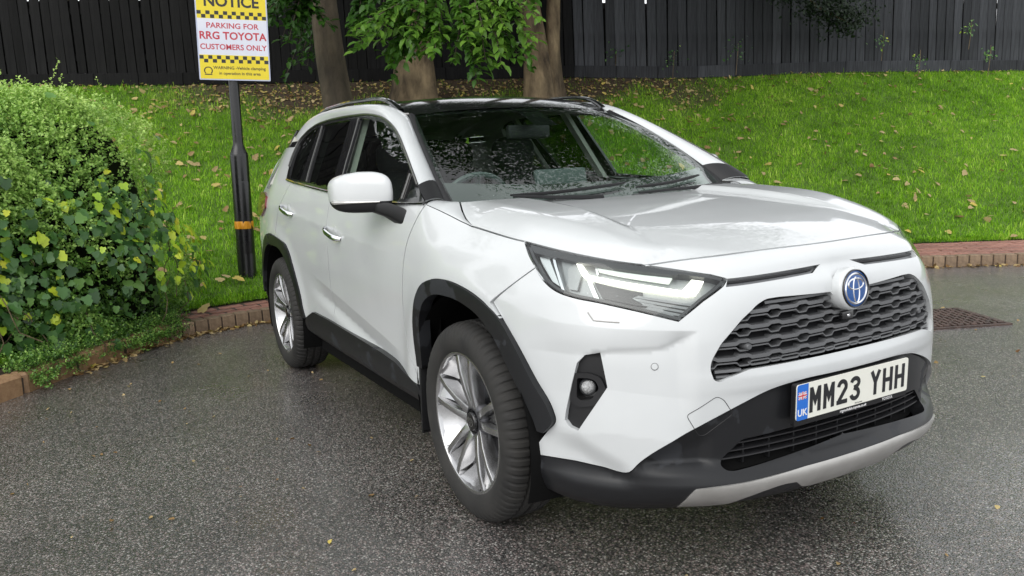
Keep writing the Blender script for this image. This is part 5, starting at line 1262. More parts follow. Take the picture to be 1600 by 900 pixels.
def bp(poly, h0, h1, nm, m): return MB().prism(poly, h1-h0, Bm @ Matrix.Translation((0, 0, h0))).build(nm, m, board)
bp(rrect(-BW/2, -BH/2, BW/2, BH/2, .01), -.004, 0, 'backing_panel', M['alu'])
bp([(-BW/2+.012, -BH/2+.012), (BW/2-.012, -BH/2+.012), (BW/2-.012, -BH/2+.250), (-BW/2+.012, -BH/2+.250)], 0, .001, 'yellow_panel', M['yellow'])
bp([(-BW/2+.012, -BH/2+.250), (BW/2-.012, -BH/2+.250), (BW/2-.012, -BH/2+.607), (-BW/2+.012, -BH/2+.607)], 0, .001, 'white_panel', M['signwhite'])
bp([(-BW/2+.012, -BH/2+.607), (BW/2-.012, -BH/2+.607), (BW/2-.012, BH/2-.012), (-BW/2+.012, BH/2-.012)], 0, .001, 'yellow_panel', M['yellow'])
for y0 in (-BH/2+.172, -BH/2+.611):
    mb = MB(); c_ = .0395
    for i in range(16):
        x0 = -BW/2+.012+i*c_; yy = y0+(c_*.92 if i % 2 == 0 else 0); mb.prism([(x0, yy), (x0+c_*.96, yy), (x0+c_*.96, yy+c_*.9), (x0, yy+c_*.9)], .0006, Bm @ Matrix.Translation((0, 0, .001)))
    q = mb.build('chequer_band', M['signblack'], board); q['kind'] = 'stuff'
def bt(s_, x, y, size, mat, bold, sx_=1.0): text('sign_lettering', s_, size, mat, Bm @ Matrix.Translation((x, y, .0014)), board, bold, .0003, sx=sx_)
bt('NOTICE', 0, -BH/2+.775, .150, M['signblack'], .0045, .92)
bt('PARKING FOR', .0, -BH/2+.538, .075, M['signred'], .0012); bt('RRG TOYOTA', 0, -BH/2+.438, .104, M['signred'], .0026, .93); bt('CUSTOMERS ONLY', 0, -BH/2+.328, .076, M['signred'], .0014, .93)
bt('WARNING -Vehicle clamping', .045, -BH/2+.122, .043, M['signblack'], .0006, .92); bt('in operation in this area', .045, -BH/2+.068, .043, M['signblack'], .0006, .92)
Bl = Bm @ Matrix.Translation((-BW/2+.085, -BH/2+.092, .0012))
MB().lathe([(.040, 0), (.040, .0005), (.030, .0005), (.030, 0)], 24, Bl, a0=math.radians(-50), a1=math.radians(230)).build('sign_emblem', M['signblack'], board)
MB().prism([(-.012, -.02), (.012, -.02), (.012, .016), (-.012, .016)], .0004, Bl).build('sign_emblem', M['ivy'] if False else M['yellow'], board)
MB().prism([(-.036, -.042), (.036, -.042), (.030, -.032), (-.030, -.032)], .0005, Bl).build('sign_emblem', M['signblack'], board)

# ------------------------------------------------------------------ drain cover
gx = np.array([-.50, 3.56]); e1 = np.array([-.91, .41]); e2 = np.array([-.27, -.96]); e1 /= np.linalg.norm(e1); e2 = np.array([-e1[1], e1[0]]); gsz = .60
gc = gx+(e1+e2)*gsz/2; ga = math.atan2(e1[1], e1[0])
drain = empty('drain_cover', (gc[0], gc[1], 0)); tag(drain, 'square rusty cast iron drain cover with raised studs set into the asphalt', 'drain cover')
def dr(mb, nm, m, **k): o = mb.build(nm, m, drain, **k); o.rotation_euler = (0, 0, ga); o.location = (0, 0, 0); return o
mb = MB(); mb.box((0, 0, .004), (gsz-.05, gsz-.05, .006)); dr(mb, 'cover_plate', M['rust'])
mb = MB()
for a in range(4): mb.box(tuple(Matrix.Rotation(a*math.pi/2, 3, 'Z') @ Vector((gsz/2-.012, 0, .006))), (.024, gsz-.05 if a % 2 else gsz, .012), Matrix.Rotation(a*math.pi/2, 3, 'Z'))
dr(mb, 'cover_frame', M['rust'])
mb = MB(); c_ = (gsz-.06)/11
for i in range(11):
    for j in range(11): mb.box(((i-5)*c_, (j-5)*c_, .013), (c_*(.86 if (i+j) % 2 else .5), c_*(.5 if (i+j) % 2 else .86), .013))
dr(mb, 'stud', M['rust'], bevel=.003)['kind'] = 'stuff'

# ------------------------------------------------------------------ foliage makers
def unit(v): return v/(np.linalg.norm(v, axis=-1)[..., None]+1e-9)
def leaf_cards(P, Nrm, Dn, L, Wd, tint, shape='oval'):
    """P base points, Nrm facing, Dn the way the tip points, L length, Wd width: folded leaves with real outline"""
    n = len(P); Dn = unit(Dn-Nrm*np.sum(Dn*Nrm, 1)[:, None]); Sd = np.cross(Nrm, Dn)
    if shape == 'oval': pts = [(0, 0, 0), (.35, .5, .10), (.72, .38, .06), (1, 0, -.12), (.72, -.38, .06), (.35, -.5, .10), (.5, 0, 0)]; F0 = [(0, 6, 1), (1, 6, 2), (2, 6, 3), (3, 6, 4), (4, 6, 5), (5, 6, 0)]
    elif shape == 'ivy': pts = [(0, 0, 0), (-.10, .28, .02), (.18, .50, .04), (.42, .34, .04), (.62, .40, 0), (1, 0, -.08), (.62, -.40, 0), (.42, -.34, .04), (.18, -.50, .04), (-.10, -.28, .02), (.4, 0, -.03)]; F0 = [(i, 10, (i+1) % 10) for i in range(10)]
    else: pts = [(0, 0, 0), (.5, .5, .08), (1, 0, 0), (.5, -.5, .08)]; F0 = [(0, 2, 1), (0, 3, 2)]
    pts = np.array(pts); L = np.asarray(L)[:, None]; Wd = np.asarray(Wd)[:, None]
    V = np.stack([P+Dn*L*a+Sd*Wd*b+Nrm*L*c for a, b, c in pts], 1); o = np.arange(n)[:, None, None]*len(pts)
    F = (o+np.array(F0)[None]).reshape(-1, 3); return V.reshape(-1, 3), F, np.repeat(tint, len(pts))
def leaf_obj(name, m, parts, parent=None, **tg):
    V = []; F = []; T = []; n = 0
    for v, f, t in parts: V.append(v); F.append(f+n); T.append(t); n += len(v)
    me = fast_mesh(name, np.vstack(V), np.vstack(F)); set_tint(me, np.concatenate(T)); o = link(name, me, m, parent); tag(o, **tg); return o
def single_leaves(name, parent, mat, P, Nrm, Dn, L, Wd, tint, shape):
    """separate leaves that share a few meshes (one per tint step)"""
    bank = {}
    for i in range(len(P)):
        key = int(np.clip(tint[i], 0, .999)*6)
        if key not in bank:
            v, f, t = leaf_cards(np.zeros((1, 3)), np.array([[0, 0, 1.]]), np.array([[1., 0, 0]]), [1.], [1.], np.array([(key+.5)/6]), shape); me = fast_mesh(name, v, f); set_tint(me, t); me.materials.append(mat); bank[key] = me
        o = bpy.data.objects.new(name, bank[key]); COL.objects.link(o); o.parent = parent
        n = Vector(Nrm[i]).normalized(); d = Vector(Dn[i]); d = (d-n*d.dot(n)).normalized(); s_ = n.cross(d)
        o.rotation_euler = Matrix((d, s_, n)).transposed().to_euler(); o.scale = (L[i], Wd[i], L[i]); o.location = Vector(P[i])-WL[parent]

# ------------------------------------------------------------------ hedge with ivy
C0, C1 = np.array([-4.70, -2.02]), np.array([-3.62, -3.85]); HR, HH = .73, 1.90
def hedge_surf(n, zlo=.06):
    """points on a lumpy rounded hedge: position, outward normal, relative height"""
    t = rng.uniform(0, 1, n); a = rng.uniform(0, 2*np.pi, n); ph = np.arcsin(rng.uniform(0, 1, n))
    ax = unit(C1-C0); e = 3.3
    cz = np.sin(ph); ch = np.cos(ph); k = (np.abs(cz)**e+np.abs(ch)**e)**(-1/e)
    rad = HR*ch*k; z = HH*cz*k
    dirv = np.c_[np.cos(a), np.sin(a)]
    cen = C0+(C1-C0)*t[:, None]; al = dirv@ax; cen = np.where((al < 0)[:, None], C0+(C1-C0)*(t*0)[:, None] if False else cen, cen)
    P = np.c_[cen+dirv*rad[:, None], z]
    # push points that fall inside the capsule out to its skin
    q = P[:, :2]-C0; s_ = np.clip(q@ax, 0, np.linalg.norm(C1-C0)); near = C0+s_[:, None]*ax; d = P[:, :2]-near; l = np.linalg.norm(d, axis=1)[:, None]
    P[:, :2] = near+d/(l+1e-6)*rad[:, None]
    N = unit(np.c_[d/(l+1e-6)*(ch**(e-1)/HR)[:, None], (cz**(e-1)/HH)])
    lump = .10*np.sin(P[:, 0]*4.3+2*np.sin(P[:, 2]*3))*np.sin(P[:, 1]*4.9+P[:, 2]*2.2)+.07*np.sin(P[:, 2]*7+P[:, 1]*6)+.05*np.sin(P[:, 1]*11+P[:, 2]*9)*np.sin(P[:, 0]*10)
    taper = .10*sstep(.7, 0, z/HH*1.6) if False else 0
    P = P+N*lump[:, None]*np.clip(z/.5, .15, 1)[:, None]; P[:, 2] = np.maximum(P[:, 2], zlo)
    return P, N, z/HH, lump
hedge = empty('hedge', (-4.5, -2.6, .1)); tag(hedge, 'rounded small leaved hedge bulging over the kerb at the left', 'hedge')
camdir = lambda P: unit(CP3-P)
P, N, zr, lp = hedge_surf(3000)
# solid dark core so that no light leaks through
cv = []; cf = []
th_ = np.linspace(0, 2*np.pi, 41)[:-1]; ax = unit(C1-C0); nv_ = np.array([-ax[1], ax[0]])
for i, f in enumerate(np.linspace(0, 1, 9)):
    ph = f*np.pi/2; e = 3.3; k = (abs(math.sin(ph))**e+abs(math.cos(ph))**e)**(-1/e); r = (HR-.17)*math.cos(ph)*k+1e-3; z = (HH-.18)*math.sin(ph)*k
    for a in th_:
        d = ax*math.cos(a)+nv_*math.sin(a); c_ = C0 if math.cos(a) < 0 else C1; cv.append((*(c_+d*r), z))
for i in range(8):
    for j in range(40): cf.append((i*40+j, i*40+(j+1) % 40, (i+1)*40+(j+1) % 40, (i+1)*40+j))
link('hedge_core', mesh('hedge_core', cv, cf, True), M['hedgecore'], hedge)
def sprays(P, N, n_leaf, tw, L, tint, up=.5, jit=.45):
    """twigs carrying small paired leaves; returns leaf card input arrays"""
    n = len(P); D = unit(N+up*np.array([0, 0, 1])+rng.normal(0, jit, (n, 3))); 
    i = np.repeat(np.arange(n), n_leaf); t = np.tile(np.linspace(.15, 1, n_leaf), n); base = P[i]+D[i]*(t*tw[i])[:, None]
    side = unit(np.cross(D[i], rng.normal(0, 1, (len(i), 3)))); dn = unit(side+D[i]*.5); nn = unit(np.cross(dn, np.cross(N[i]*.6+np.array([0, 0, .6])+rng.normal(0, .35, (len(i), 3)), dn)))
    return base, nn, dn, L*rng.uniform(.7, 1.25, len(i)), tint[i]+rng.normal(0, .10, len(i))
def keepfront(P, N, thr=-.25): k = np.sum(N*camdir(P), 1) > thr; return k & in_view(P, .80, 12)
parts = []
P, N, zr, lp = hedge_surf(34000); k = keepfront(P, N); P, N, zr, lp = P[k], N[k], zr[k], lp[k]
dens = np.clip(.38+.62*sstep(.40, .66, zr)+.5*(1-sstep(.12, .30, zr)), 0, 1)*(.55+.45*(lp > -.04)); k = rng.uniform(0, 1, len(P)) < dens; P, N, zr, lp = P[k], N[k], zr[k], lp[k]
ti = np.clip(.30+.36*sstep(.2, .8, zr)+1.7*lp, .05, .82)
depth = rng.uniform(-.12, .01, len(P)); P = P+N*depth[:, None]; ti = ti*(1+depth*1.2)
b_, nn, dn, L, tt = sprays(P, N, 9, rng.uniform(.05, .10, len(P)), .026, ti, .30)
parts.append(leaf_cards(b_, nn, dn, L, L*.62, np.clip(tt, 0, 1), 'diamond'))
# long upright shoots above the top
k = np.where(zr > .9)[0]; k = rng.choice(k, 46, False); Ps = P[k]; st = []
for q in range(5):
    pass
D = unit(np.c_[rng.normal(0, .45, 46), rng.normal(0, .45, 46), np.ones(46)]); Ls = rng.uniform(.12, .34, 46)
i = np.repeat(np.arange(46), 26); t = np.tile(np.linspace(0, 1, 26), 46); bb = Ps[i]+D[i]*(t*Ls[i])[:, None]; sd_ = unit(np.cross(D[i], rng.normal(0, 1, (len(i), 3)))); dn = unit(sd_+.5*D[i]); nn = unit(np.cross(dn, sd_+rng.normal(0, .5, sd_.shape)))
parts.append(leaf_cards(bb, nn, dn, rng.uniform(.016, .028, len(i)), rng.uniform(.010, .018, len(i)), np.clip(rng.normal(.78, .12, len(i)), 0, 1), 'diamond'))
leaf_obj('foliage', M['hedge'], parts, hedge, kind='stuff')
mb = MB()
for _ in range(40):
    j = rng.integers(len(P)); p = Vector(P[j]); n = Vector(N[j]); mb.tube([p-n*.25-Vector((0, 0, .15)), p-n*.1, p+n*.02+Vector((0, 0, .06))], [.006, .004, .002], 5)
q = mb.build('twig', M['bark2'], hedge); q['kind'] = 'stuff'
# ivy climbing over it
ivy = empty('ivy', (-4.1, -1.9, .1)); tag(ivy, 'ivy with dark green and yellow leaves climbing over the hedge face', 'ivy')
P, N, zr, lp = hedge_surf(26000); vw = np.sum(N*camdir(P), 1); k = keepfront(P, N, -.05); P, N, zr, lp, vw = P[k], N[k], zr[k], lp[k], vw[k]
rgt = (P[:, 1]+2.0)          # towards the right hand end
pr = np.exp(-((zr-.42)/.20)**2)*(.55+.45*np.sin(P[:, 1]*5+P[:, 2]*3))+.55*sstep(-.2, .7, rgt)*np.exp(-((zr-.46)/.24)**2)
k = rng.uniform(0, 1, len(P)) < pr*.46; P, N, zr, lp, vw, rgt = P[k], N[k], zr[k], lp[k], vw[k], rgt[k]
n = len(P); yel = sstep(.25, .85, rgt)*.85+.13; isy = rng.uniform(0, 1, n) < yel*np.exp(-((zr-.52)/.36)**2)
ti = np.where(isy, rng.uniform(.70, .98, n), rng.uniform(.08, .60, n)); L = np.where(isy, rng.uniform(.045, .085, n), rng.uniform(.045, .09, n))
Nl = unit(N+np.array([0, 0, .35])+rng.normal(0, .30, (n, 3))); Dn = np.array([0, 0, -1.])+rng.normal(0, .45, (n, 3)); Pl_ = P+N*rng.uniform(.03, .14, n)[:, None]
rank = np.argsort(-L*np.clip(np.sum(Nl*camdir(Pl_), 1), 0, 1)); big, rest = rank[:300], rank[300:]
single_leaves('ivy_leaf', ivy, M['ivy'], Pl_[big], Nl[big], unit(Dn[big]), L[big], L[big]*1.02, ti[big], 'ivy')
parts = [leaf_cards(Pl_[rest], Nl[rest], unit(Dn[rest]), L[rest], L[rest], ti[rest], 'ivy')]
leaf_obj('ivy_foliage', M['ivy'], parts, ivy, kind='stuff')
mb = MB()
for j in range(26):
    i = rng.integers(n); p = Vector(P[i])+Vector(N[i])*.03; pts = [p]
    for q in range(5): pts.append(pts[-1]+Vector((rng.normal()*.04, rng.normal()*.05, -.09)))
    mb.tube(pts, .0035, 5)
q = mb.build('stem', M['bark2'], ivy); q['kind'] = 'stuff'
# creeping ground cover spilling over the kerb
S1 = S_HED+.22; ns = 1900; s_ = rng.uniform(S1, S_L+.12, ns); p, d, nk_ = kerb_at(s_); off = rng.uniform(-.07, .22, ns)-.05*np.sin(s_*5); off = np.where(s_ > S_L-.25, np.maximum(off, -.03), off)
P = np.c_[p+nk_*off[:, None], np.where(off > 0, .11, .035)+rng.uniform(0, .06, ns)*np.clip(1+off*3, .2, 1)]; N = unit(np.c_[-nk_*.5, np.ones(ns)])
b_, nn, dn, L, tt = sprays(P, N, 8, rng.uniform(.04, .10, ns), .016, np.clip(rng.normal(.27, .13, ns), 0, 1), .2, .7)
b_[:, 2] = np.maximum(b_[:, 2], .012)
leaf_obj('ground_cover', M['hedge'], [leaf_cards(b_, nn, dn, L, L*.65, np.clip(tt, 0, 1), 'diamond')], label='small leaved creeping plants spilling over the kerb below the hedge', cat='ground cover', kind='stuff')

# ------------------------------------------------------------------ trees
def crown_leaves(centres, n, L, tint0, spread=.2):
    P = []; T = []
    for (c_, r) in centres:
        # leaves gathered on many small boughs so that gaps stay open
        nb_ = int(30*r*r); cb = np.array(c_)+unit(rng.normal(0, 1, (nb_, 3)))*(r*rng.uniform(.25, 1, nb_)**(1/2.2))[:, None]*[1, 1, .75]
        m = int(n*r*r/sum(q[1]**2 for q in centres)); i = rng.integers(nb_, size=m); P.append(cb[i]+rng.normal(0, 1, (m, 3))*[.42, .42, .14]); T.append(tint0+rng.normal(0, .18, nb_)[i]+rng.normal(0, .1, m))
    P = np.vstack(P); T = np.clip(np.concatenate(T), 0, 1); n = len(P)
    Nn = unit(rng.normal(0, .55, (n, 3))+[0, 0, 1]); D = rng.normal(0, 1, (n, 3))+[0, 0, -.5]; Ls = L*rng.uniform(.7, 1.3, n)
    return leaf_cards(P, Nn, unit(D), Ls, Ls*.55, T, 'diamond')
def hidden_from_view(parts, zmin_row=14):
    return parts
def above_frame(v, f, t, k):
    """drop leaves that would hang into the picture where the photograph has none"""
    nv = k; P = v.reshape(-1, nv, 3)[:, 0]; q = P-CP3; cy, sy = math.cos(CAM_YAW), math.sin(CAM_YAW)
    dep = q[:, 0]*cy+q[:, 1]*sy; keep = q[:, 2] > np.maximum(dep, 0)*.235+.05
    idx = np.where(keep)[0]; vv = v.reshape(-1, nv, 3)[idx].reshape(-1, 3); tt = t.reshape(-1, nv)[idx].ravel()
    nf = len(f)//len(P); base = f[:nf]-f[:nf].min(); ff = (np.arange(len(idx))[:, None, None]*nv+base[None]).reshape(-1, 3); return vv, ff, tt
def trunk_mesh(pts, rad, n=18, rough=.05, flare=.0, seed=0):
    """tapered, slightly lumpy stem through points"""
    rg = np.random.default_rng(seed); P = smooth3(np.array(pts, float), 26, 1.2); R = np.interp(np.linspace(0, 1, 26), np.linspace(0, 1, len(rad)), rad); V = []; F = []
    w = np.linspace(0, 2*np.pi, n+1)[:-1]; ph = rg.uniform(0, 6, 4)
    for i in range(26):
        t = P[min(i+1, 25)]-P[max(i-1, 0)]; t /= np.linalg.norm(t); a = np.cross(t, [0, 1, .1]); a /= np.linalg.norm(a); b = np.cross(t, a); f = i/25
        rr = R[i]*(1+rough*np.sin(3*w+ph[0]+f*5)+rough*.7*np.sin(5*w+ph[1]-f*9)+rough*.5*np.sin(9*w+ph[2]+f*20)+flare*np.exp(-f*9)*np.maximum(0, np.sin(5*w+ph[3])))
        V.append(P[i]+a*(np.cos(w)*rr)[:, None]+b*(np.sin(w)*rr)[:, None])
    V = np.vstack(V)
    for i in range(25):
        for j in range(n): F.append((i*n+j, i*n+(j+1) % n, (i+1)*n+(j+1) % n, (i+1)*n+j))
    return V, F
def stem(name, parent, m, pts, rad, **k):
    V, F = trunk_mesh(pts, rad, **k); me = mesh(name, V, F, True); return link(name, me, m, parent)
def tree(label, base, stems, mat, crown, n, L, tint):
    x, y = base; z = lawn_z(x, y)-.06; t = empty('tree', (x, y, z)); tag(t, label, 'tree')
    for i, (pts, rad, kw) in enumerate(stems): stem('trunk' if i == 0 else 'limb', t, M[mat], [(x+p[0], y+p[1], z+p[2]) for p in pts], rad, seed=i+int(abs(x*10)), **kw)
    for c_, r in crown:
        p0 = np.array([x, y, z])+np.array(stems[0][0][-1]); c_ = np.array(c_)
        for q in range(3):
            e = c_+rng.normal(0, r*.45, 3); mid = (p0+e)/2+[0, 0, .5]; stem('limb', t, M[mat], [p0, mid, e], [.09, .05, .015], n=8, seed=q)
    v, f, tt = crown_leaves(crown, n, L, tint); v, f, tt = above_frame(v, f, tt, 4)
    me = fast_mesh('crown', v, f); set_tint(me, tt); o = link('crown', me, M['crown'], t); o['kind'] = 'stuff'; return t
t1 = tree('smooth grey straight trunk nearest the parking sign, with low leafy branches', (-7.9, 1.33),
    [([(0, 0, 0), (-.02, -.04, .5), (-.06, -.13, 1.4), (-.05, -.20, 3), (.2, -.1, 5)], [.215, .19, .165, .15, .10], dict(rough=.018, flare=.12))],
    'bark', [((-6.6, 1.6, 6.6), 2.6), ((-5.2, 3.2, 6.4), 2.0), ((-4.0, 1.6, 6.7), 1.7), ((-3.2, 2.9, 7.2), 1.7), ((-7.5, -.8, 6.3), 2.3)], 32000, .10, .40)
t2 = tree('thick gnarled trunk with flared base between the two other trees', (-8.75, 2.70),
    [([(0, 0, 0), (.02, .02, .35), (.03, .05, .9), (.0, .1, 2), (.1, .3, 4.5)], [.36, .20, .145, .15, .10], dict(rough=.09, flare=.45)),
     ([(.0, .05, .75), (.15, -.12, 1.2), (.2, -.35, 2.4), (.2, -.6, 4)], [.15, .13, .11, .07], dict(rough=.08)), ([(.12, -.16, -.02), (.10, -.10, .15), (.05, -.02, .42)], [.16, .12, .05], dict(rough=.1))],
    'bark2', [((-7.2, 3.2, 7.6), 2.6), ((-4.6, 4.6, 7.0), 2.2)], 36000, .10, .42)
t3 = tree('forked trunk of flaking brown bark at the right of the group of trees', (-8.15, 4.60),
    [([(0, -.10, 0), (0, -.10, .4), (-.02, -.12, 1.0), (-.05, -.25, 2), (0, -.5, 4)], [.24, .17, .14, .12, .09], dict(rough=.08, flare=.35)),
     ([(.03, .12, -.05), (.03, .12, .4), (.03, .14, .85), (0, .20, 1.5), (.0, .30, 2.4), (0, .45, 4)], [.20, .115, .10, .10, .09, .07], dict(rough=.10, flare=.3))],
    'bark2', [((-6.4, 5.2, 6.8), 2.4), ((-7.2, 7.4, 6.4), 2.2), ((-3.8, 5.9, 7.2), 1.8)], 36000, .10, .42)
for (lx, ly, lab) in ((-16.5, -7.5, 'tall tree behind the fence to the left of the hedge'), (-17.5, -1.5, 'tall tree behind the fence beyond the parking sign'), (-13.5, -14.0, 'tall tree behind the far left end of the fence')):
    t_ = empty('tree', (lx, ly, 2.5)); tag(t_, lab, 'tree'); stem('trunk', t_, M['bark'], [(lx, ly, 2.3), (lx+.1, ly, 5), (lx, ly+.2, 9)], [.24, .18, .08], n=10)
    cr_ = [((lx, ly, 8.0), 2.4), ((lx+.8, ly-1.2, 6.3), 1.8), ((lx+.6, ly+1.4, 6.6), 1.8)]; v, f, tt = crown_leaves(cr_, 14000, .16, .4); v, f, tt = above_frame(v, f, tt, 4); me = fast_mesh('crown', v, f); set_tint(me, tt); o = link('crown', me, M['crown'], t_); o['kind'] = 'stuff'
# soil mounded round the roots
# low leafy branches of the first tree, the only ones that reach into the picture
twigs = [  # start and end in the picture frame of the survey with distances, leaf tint
 ((560, -60, 9.4), (432, 14, 9.2), .30), ((500, -50, 9.6), (452, 34, 9.4), .28), ((480, -40, 9.6), (470, 60, 9.4), .24), ((500, -40, 11.2), (495, 70, 11.0), .2), ((490, -60, 9.5), (440, 62, 9.3), .26), ((510, -50, 9.6), (480, 20, 9.4), .3), ((470, -60, 9.5), (425, 30, 9.3), .3), ((505, -30, 11.3), (470, 96, 11.0), .2), ((600, -50, 9.2), (575, 40, 8.9), .5), ((640, -30, 9), (605, 48, 8.6), .62), ((570, -30, 9.1), (560, 30, 8.9), .3),
 ((660, -40, 9.0), (562, 72, 8.6), .55), ((670, -50, 8.9), (590, 70, 8.4), .70), ((650, 10, 9.1), (600, 84, 8.9), .45), ((690, 20, 8.9), (640, 86, 8.7), .5), ((690, 0, 8.9), (668, 78, 8.5), .6), ((690, -40, 8.8), (636, 66, 8.3), .66), ((660, -20, 8.9), (615, 100, 8.7), .42),
 ((690, -60, 8.8), (690, 30, 8.4), .55), ((700, -50, 8.7), (735, 62, 8.3), .60), ((720, -50, 8.7), (780, 70, 8.2), .74), ((740, -40, 8.6), (836, 62, 8.1), .74), ((735, -45, 8.6), (790, 40, 8.1), .78),
 ((720, -20, 8.7), (742, 96, 8.5), .50), ((740, 10, 8.6), (800, 92, 8.4), .55), ((700, 10, 8.7), (770, 98, 8.5), .45), ((760, -40, 8.6), (805, 22, 8.2), .6), ((620, -40, 9.0), (660, 22, 8.7), .40), ((600, -60, 9.0), (600, 20, 8.8), .34), ((780, -60, 8.6), (828, 14, 8.4), .5), ((650, 0, 8.9), (700, 70, 8.6), .45)]
LP, LN, LD, LL, LT = [], [], [], [], []; mbt = MB()
for (a, b, tint) in twigs:
    p0, p1 = pix(a[:2], a[2]), pix(b[:2], b[2]); mid = (p0+p1)/2+[0, 0, .10]; 
    for br in range(3):
        q0 = p0 if br == 0 else p0+(p1-p0)*rng.uniform(.2, .5); q1 = p1 if br == 0 else p1+rng.normal(0, .16, 3)*[1, 1, .5]; qm = (q0+q1)/2+[0, 0, .07]
        t = np.linspace(.12, 1, 16)[:, None]; c_ = q0*(1-t)**2+2*qm*t*(1-t)+q1*t*t; mbt.tube([Vector(v) for v in c_[::3]], [.010-.0015*k for k in range(6)], 5)
        n = len(c_)*2; i = np.repeat(np.arange(16), 2); sd_ = unit(np.cross(q1-q0, [0, 0, 1.]))*np.tile([1, -1], 16)[:, None]
        LP.append(c_[i]+rng.normal(0, .02, (n, 3))); LD.append(unit(unit(q1-q0)*.6+sd_*.6+np.array([0, 0, -.45])+rng.normal(0, .22, (n, 3)))); LN.append(unit(np.array([.35, -.1, .8])+sd_*.2+rng.normal(0, .32, (n, 3)))); LL.append(rng.uniform(.09, .145, n)); LT.append(np.clip(tint*1.15+.22*t[i, 0]-.06+rng.normal(0, .10, n), 0, 1))
LP, LN, LD, LL, LT = map(np.concatenate, (LP, LN, LD, LL, LT))
for tr_, sl in ((t1, slice(None)),):
    px_ = LL*np.clip(np.sum(LN*camdir(LP), 1), .1, 1); vis = LP[:, 2] < 1.318+.30*np.linalg.norm(LP[:, :2]-CP3[:2], axis=1)*.62+.0
    rank = np.argsort(-px_*(1+vis)); big, rest = rank[:300], rank[300:]
    single_leaves('leaf', tr_, M['crown'], LP[big], LN[big], LD[big], LL[big], LL[big]*.52, LT[big], 'oval')
    o = leaf_obj('low_foliage', M['crown'], [leaf_cards(LP[rest], LN[rest], LD[rest], LL[rest], LL[rest]*.52, LT[rest], 'oval')], tr_, kind='stuff')
    q = mbt.build('twig', M['bark'], tr_); q['kind'] = 'stuff'
# dark evergreen bough over the fence at the right, small plants on the fence
def bush(name, label, cat, centres, n, L, mat, tint, parent=None):
    P = []
    for c_, r in centres: m = int(n*r**2/sum(np.prod(q[1])**0 * np.max(q[1])**2 if hasattr(q[1], '__len__') else q[1]**2 for q in centres)) if not hasattr(r, '__len__') else n//len(centres); P.append(np.array(c_)+rng.normal(0, 1, (m, 3))*np.array(r)*.5)
    P = np.vstack(P); n = len(P); Nn = unit(rng.normal(0, .6, (n, 3))+[.5, -.2, .7]); D = unit(rng.normal(0, 1, (n, 3))+[0, 0, -.8]); Ls = L*rng.uniform(.7, 1.3, n)
    return P, leaf_cards(P, Nn, D, Ls, Ls*.6, np.clip(tint+rng.normal(0, .2, n), 0, 1), 'oval')
bc_ = [(pix((x, y), 12.6), np.array([.36, .36, .17])) for x, y in ((1205, -30), (1240, -8), (1275, 12), (1300, 24), (1320, 40), (1260, -30), (1310, 0), (1330, 22))]
eb = empty('evergreen_shrub', tuple(pix((1260, 130), 13.0))); tag(eb, 'dark evergreen bough hanging over the fence at the top right', 'shrub')
P, c_ = bush('foliage', '', '', bc_, 3600, .05, 'darkleaf', .5); leaf_obj('foliage', M['darkleaf'], [c_], eb, kind='stuff')
mb = MB(); mb.tube([Vector(pix((1180, -160), 13.4)), Vector(pix((1230, -50), 12.9)), Vector(pix((1275, 10), 12.6)), Vector(pix((1325, 35), 12.5))], [.04, .03, .018, .006], 7); mb.build('limb', M['bark2'], eb, smooth=True)
for x, y, sz_, lab in ((960, 85, .16, 'dark ivy sprig low on the fence right of the forked trunk'), (1050, 95, .16, 'dark ivy patch at the fence foot left of the bough'), (1150, 82, .18, 'ivy tuft on the fence below the left end of the bough'), (1378, 62, .10, 'small green sprig half way up the fence'), (1435, 92, .12, 'bright green sprig low on the right fence'), (1545, 85, .09, 'small leafy sprig by the rightmost fence boards'), (1515, 44, .10, 'leafy shoot high on the right fence')):
    c_ = pix((x, y), 12.9 if x < 1300 else 13.6); iv = empty('ivy', tuple(c_-np.array([0, 0, .2]))); tag(iv, lab, 'ivy')
    P, cc = bush('', '', '', [(c_, np.array([sz_, sz_*1.4, sz_*1.2]))], 30, .05, '', .20 if x < 1300 else .42); leaf_obj('foliage', M['ivy'], [cc], iv, kind='stuff')
    MB().tube([Vector(c_)-Vector((0, 0, .35)), Vector(c_)+Vector((.02, .02, 0)), Vector(c_)+Vector((0, .05, .15))], .005, 5).build('stem', M['bark2'], iv)

# ------------------------------------------------------------------ fallen leaves
def flat_leaves(P, Nn, L, T): n = len(P); return leaf_cards(P, unit(Nn+rng.normal(0, .35, (n, 3))), unit(rng.normal(0, 1, (n, 3))), L, L*.7, T, 'ivy')
P = cloud(26000); b_ = bare(P[:, 0], P[:, 1]); k = rng.uniform(0, 1, len(P)) < (.72*b_+.030+.085*np.exp(-((P[:, 1]-4)/5)**2)*sstep(-5.0, -7.5, P[:, 0])); P = P[k]+[0, 0, .04]; b_ = b_[k]; P[:, 2] -= .025*b_
L = rng.uniform(.035, .075, len(P))*np.where(b_ < .3, 1.45, 1); T = np.clip(rng.normal(.62, .22, len(P)), 0, 1); N = np.tile([.35, 0, .9], (len(P), 1))
dist = np.linalg.norm(P-CP3, axis=1); near = np.argsort(dist/L)[:70]; rest = np.setdiff1d(np.arange(len(P)), near)
leaf_obj('leaf_litter', M['litter'], [flat_leaves(P[rest], N[rest], L[rest], T[rest])], label='dry brown and yellow leaves strewn over the bank under the trees', cat='fallen leaves', kind='stuff')
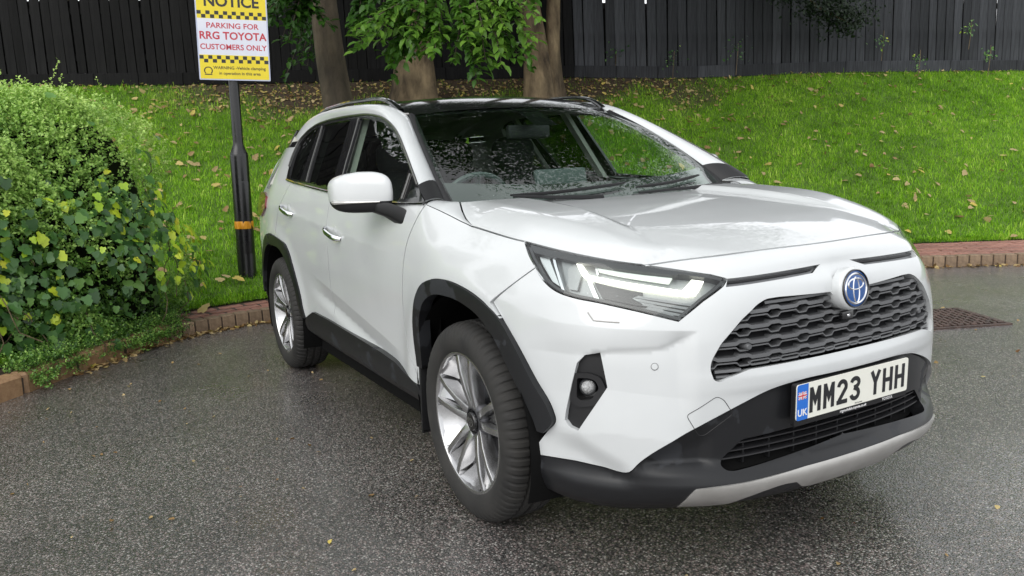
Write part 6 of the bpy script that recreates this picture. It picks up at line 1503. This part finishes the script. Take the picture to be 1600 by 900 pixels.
def one_leaf(p, L, t, lab, grp=None, nrm=(.4, 0, .9)):
    v, f, tt = leaf_cards(np.zeros((1, 3)), unit(np.array([nrm])+rng.normal(0, .2, (1, 3))), unit(rng.normal(0, 1, (1, 3))), [L], [L*.75], np.array([t]), 'ivy')
    me = fast_mesh('fallen_leaf', v, f); set_tint(me, tt); o = link('fallen_leaf', me, M['litter'], None, tuple(p)); tag(o, lab, 'leaf', grp)
for i in near: one_leaf(P[i]+[0, 0, .01], L[i], T[i], 'pale dry leaf lying on the mown grass', 'fallen leaves on the lawn')
def on_lawn(px, D):
    p = pix(px, D); return (p[0], p[1], lawn_z(p[0], p[1])+.055)
one_leaf(on_lawn((305, 418), 7.75), .13, .12, 'large orange brown leaf on the grass between the hedge and the sign post')
one_leaf(on_lawn((366, 434), 7.55), .12, .97, 'yellow leaf lying at the foot of the sign post')
one_leaf(on_lawn((300, 392), 7.9), .10, .75, 'pale leaf above the large orange leaf by the hedge')
one_leaf((-4.52, -1.16, .135), .13, .85, 'cream leaf on the brick paving beside the hedge', None, (.2, 0, 1))
# bits of leaf on the asphalt
n = 520; x = rng.uniform(-3.5, 2.2, n); y = rng.uniform(-3.2, 4.5, n); P = np.c_[x, y, 0*x+.006]; k = ~((np.abs(y) < .8) & (x < .7)); P = P[k]; L = rng.uniform(.008, .028, len(P))
ks_ = rng.uniform(S_L-1.0, S_L+1.6, 420); p, d, nk_ = kerb_at(ks_); P2 = np.c_[p-nk_*np.abs(rng.normal(0, .05, 420))[:, None], 0*ks_+.008]; k3 = rng.uniform(S_R-.5, S_R+2, 150); p, d, nk_ = kerb_at(k3); P3 = np.c_[p-nk_*np.abs(rng.normal(0, .06, 150))[:, None], 0*k3+.008]
P = np.vstack([P, P2, P3]); L = np.concatenate([L, rng.uniform(.02, .06, 570)])
leaf_obj('leaf_scraps', M['litter'], [flat_leaves(P, np.tile([0, 0, 1.], (len(P), 1)), L, np.clip(rng.normal(.5, .25, len(P)), 0, 1))], label='small scraps of dead leaf scattered on the wet asphalt', cat='leaf scraps', kind='stuff')
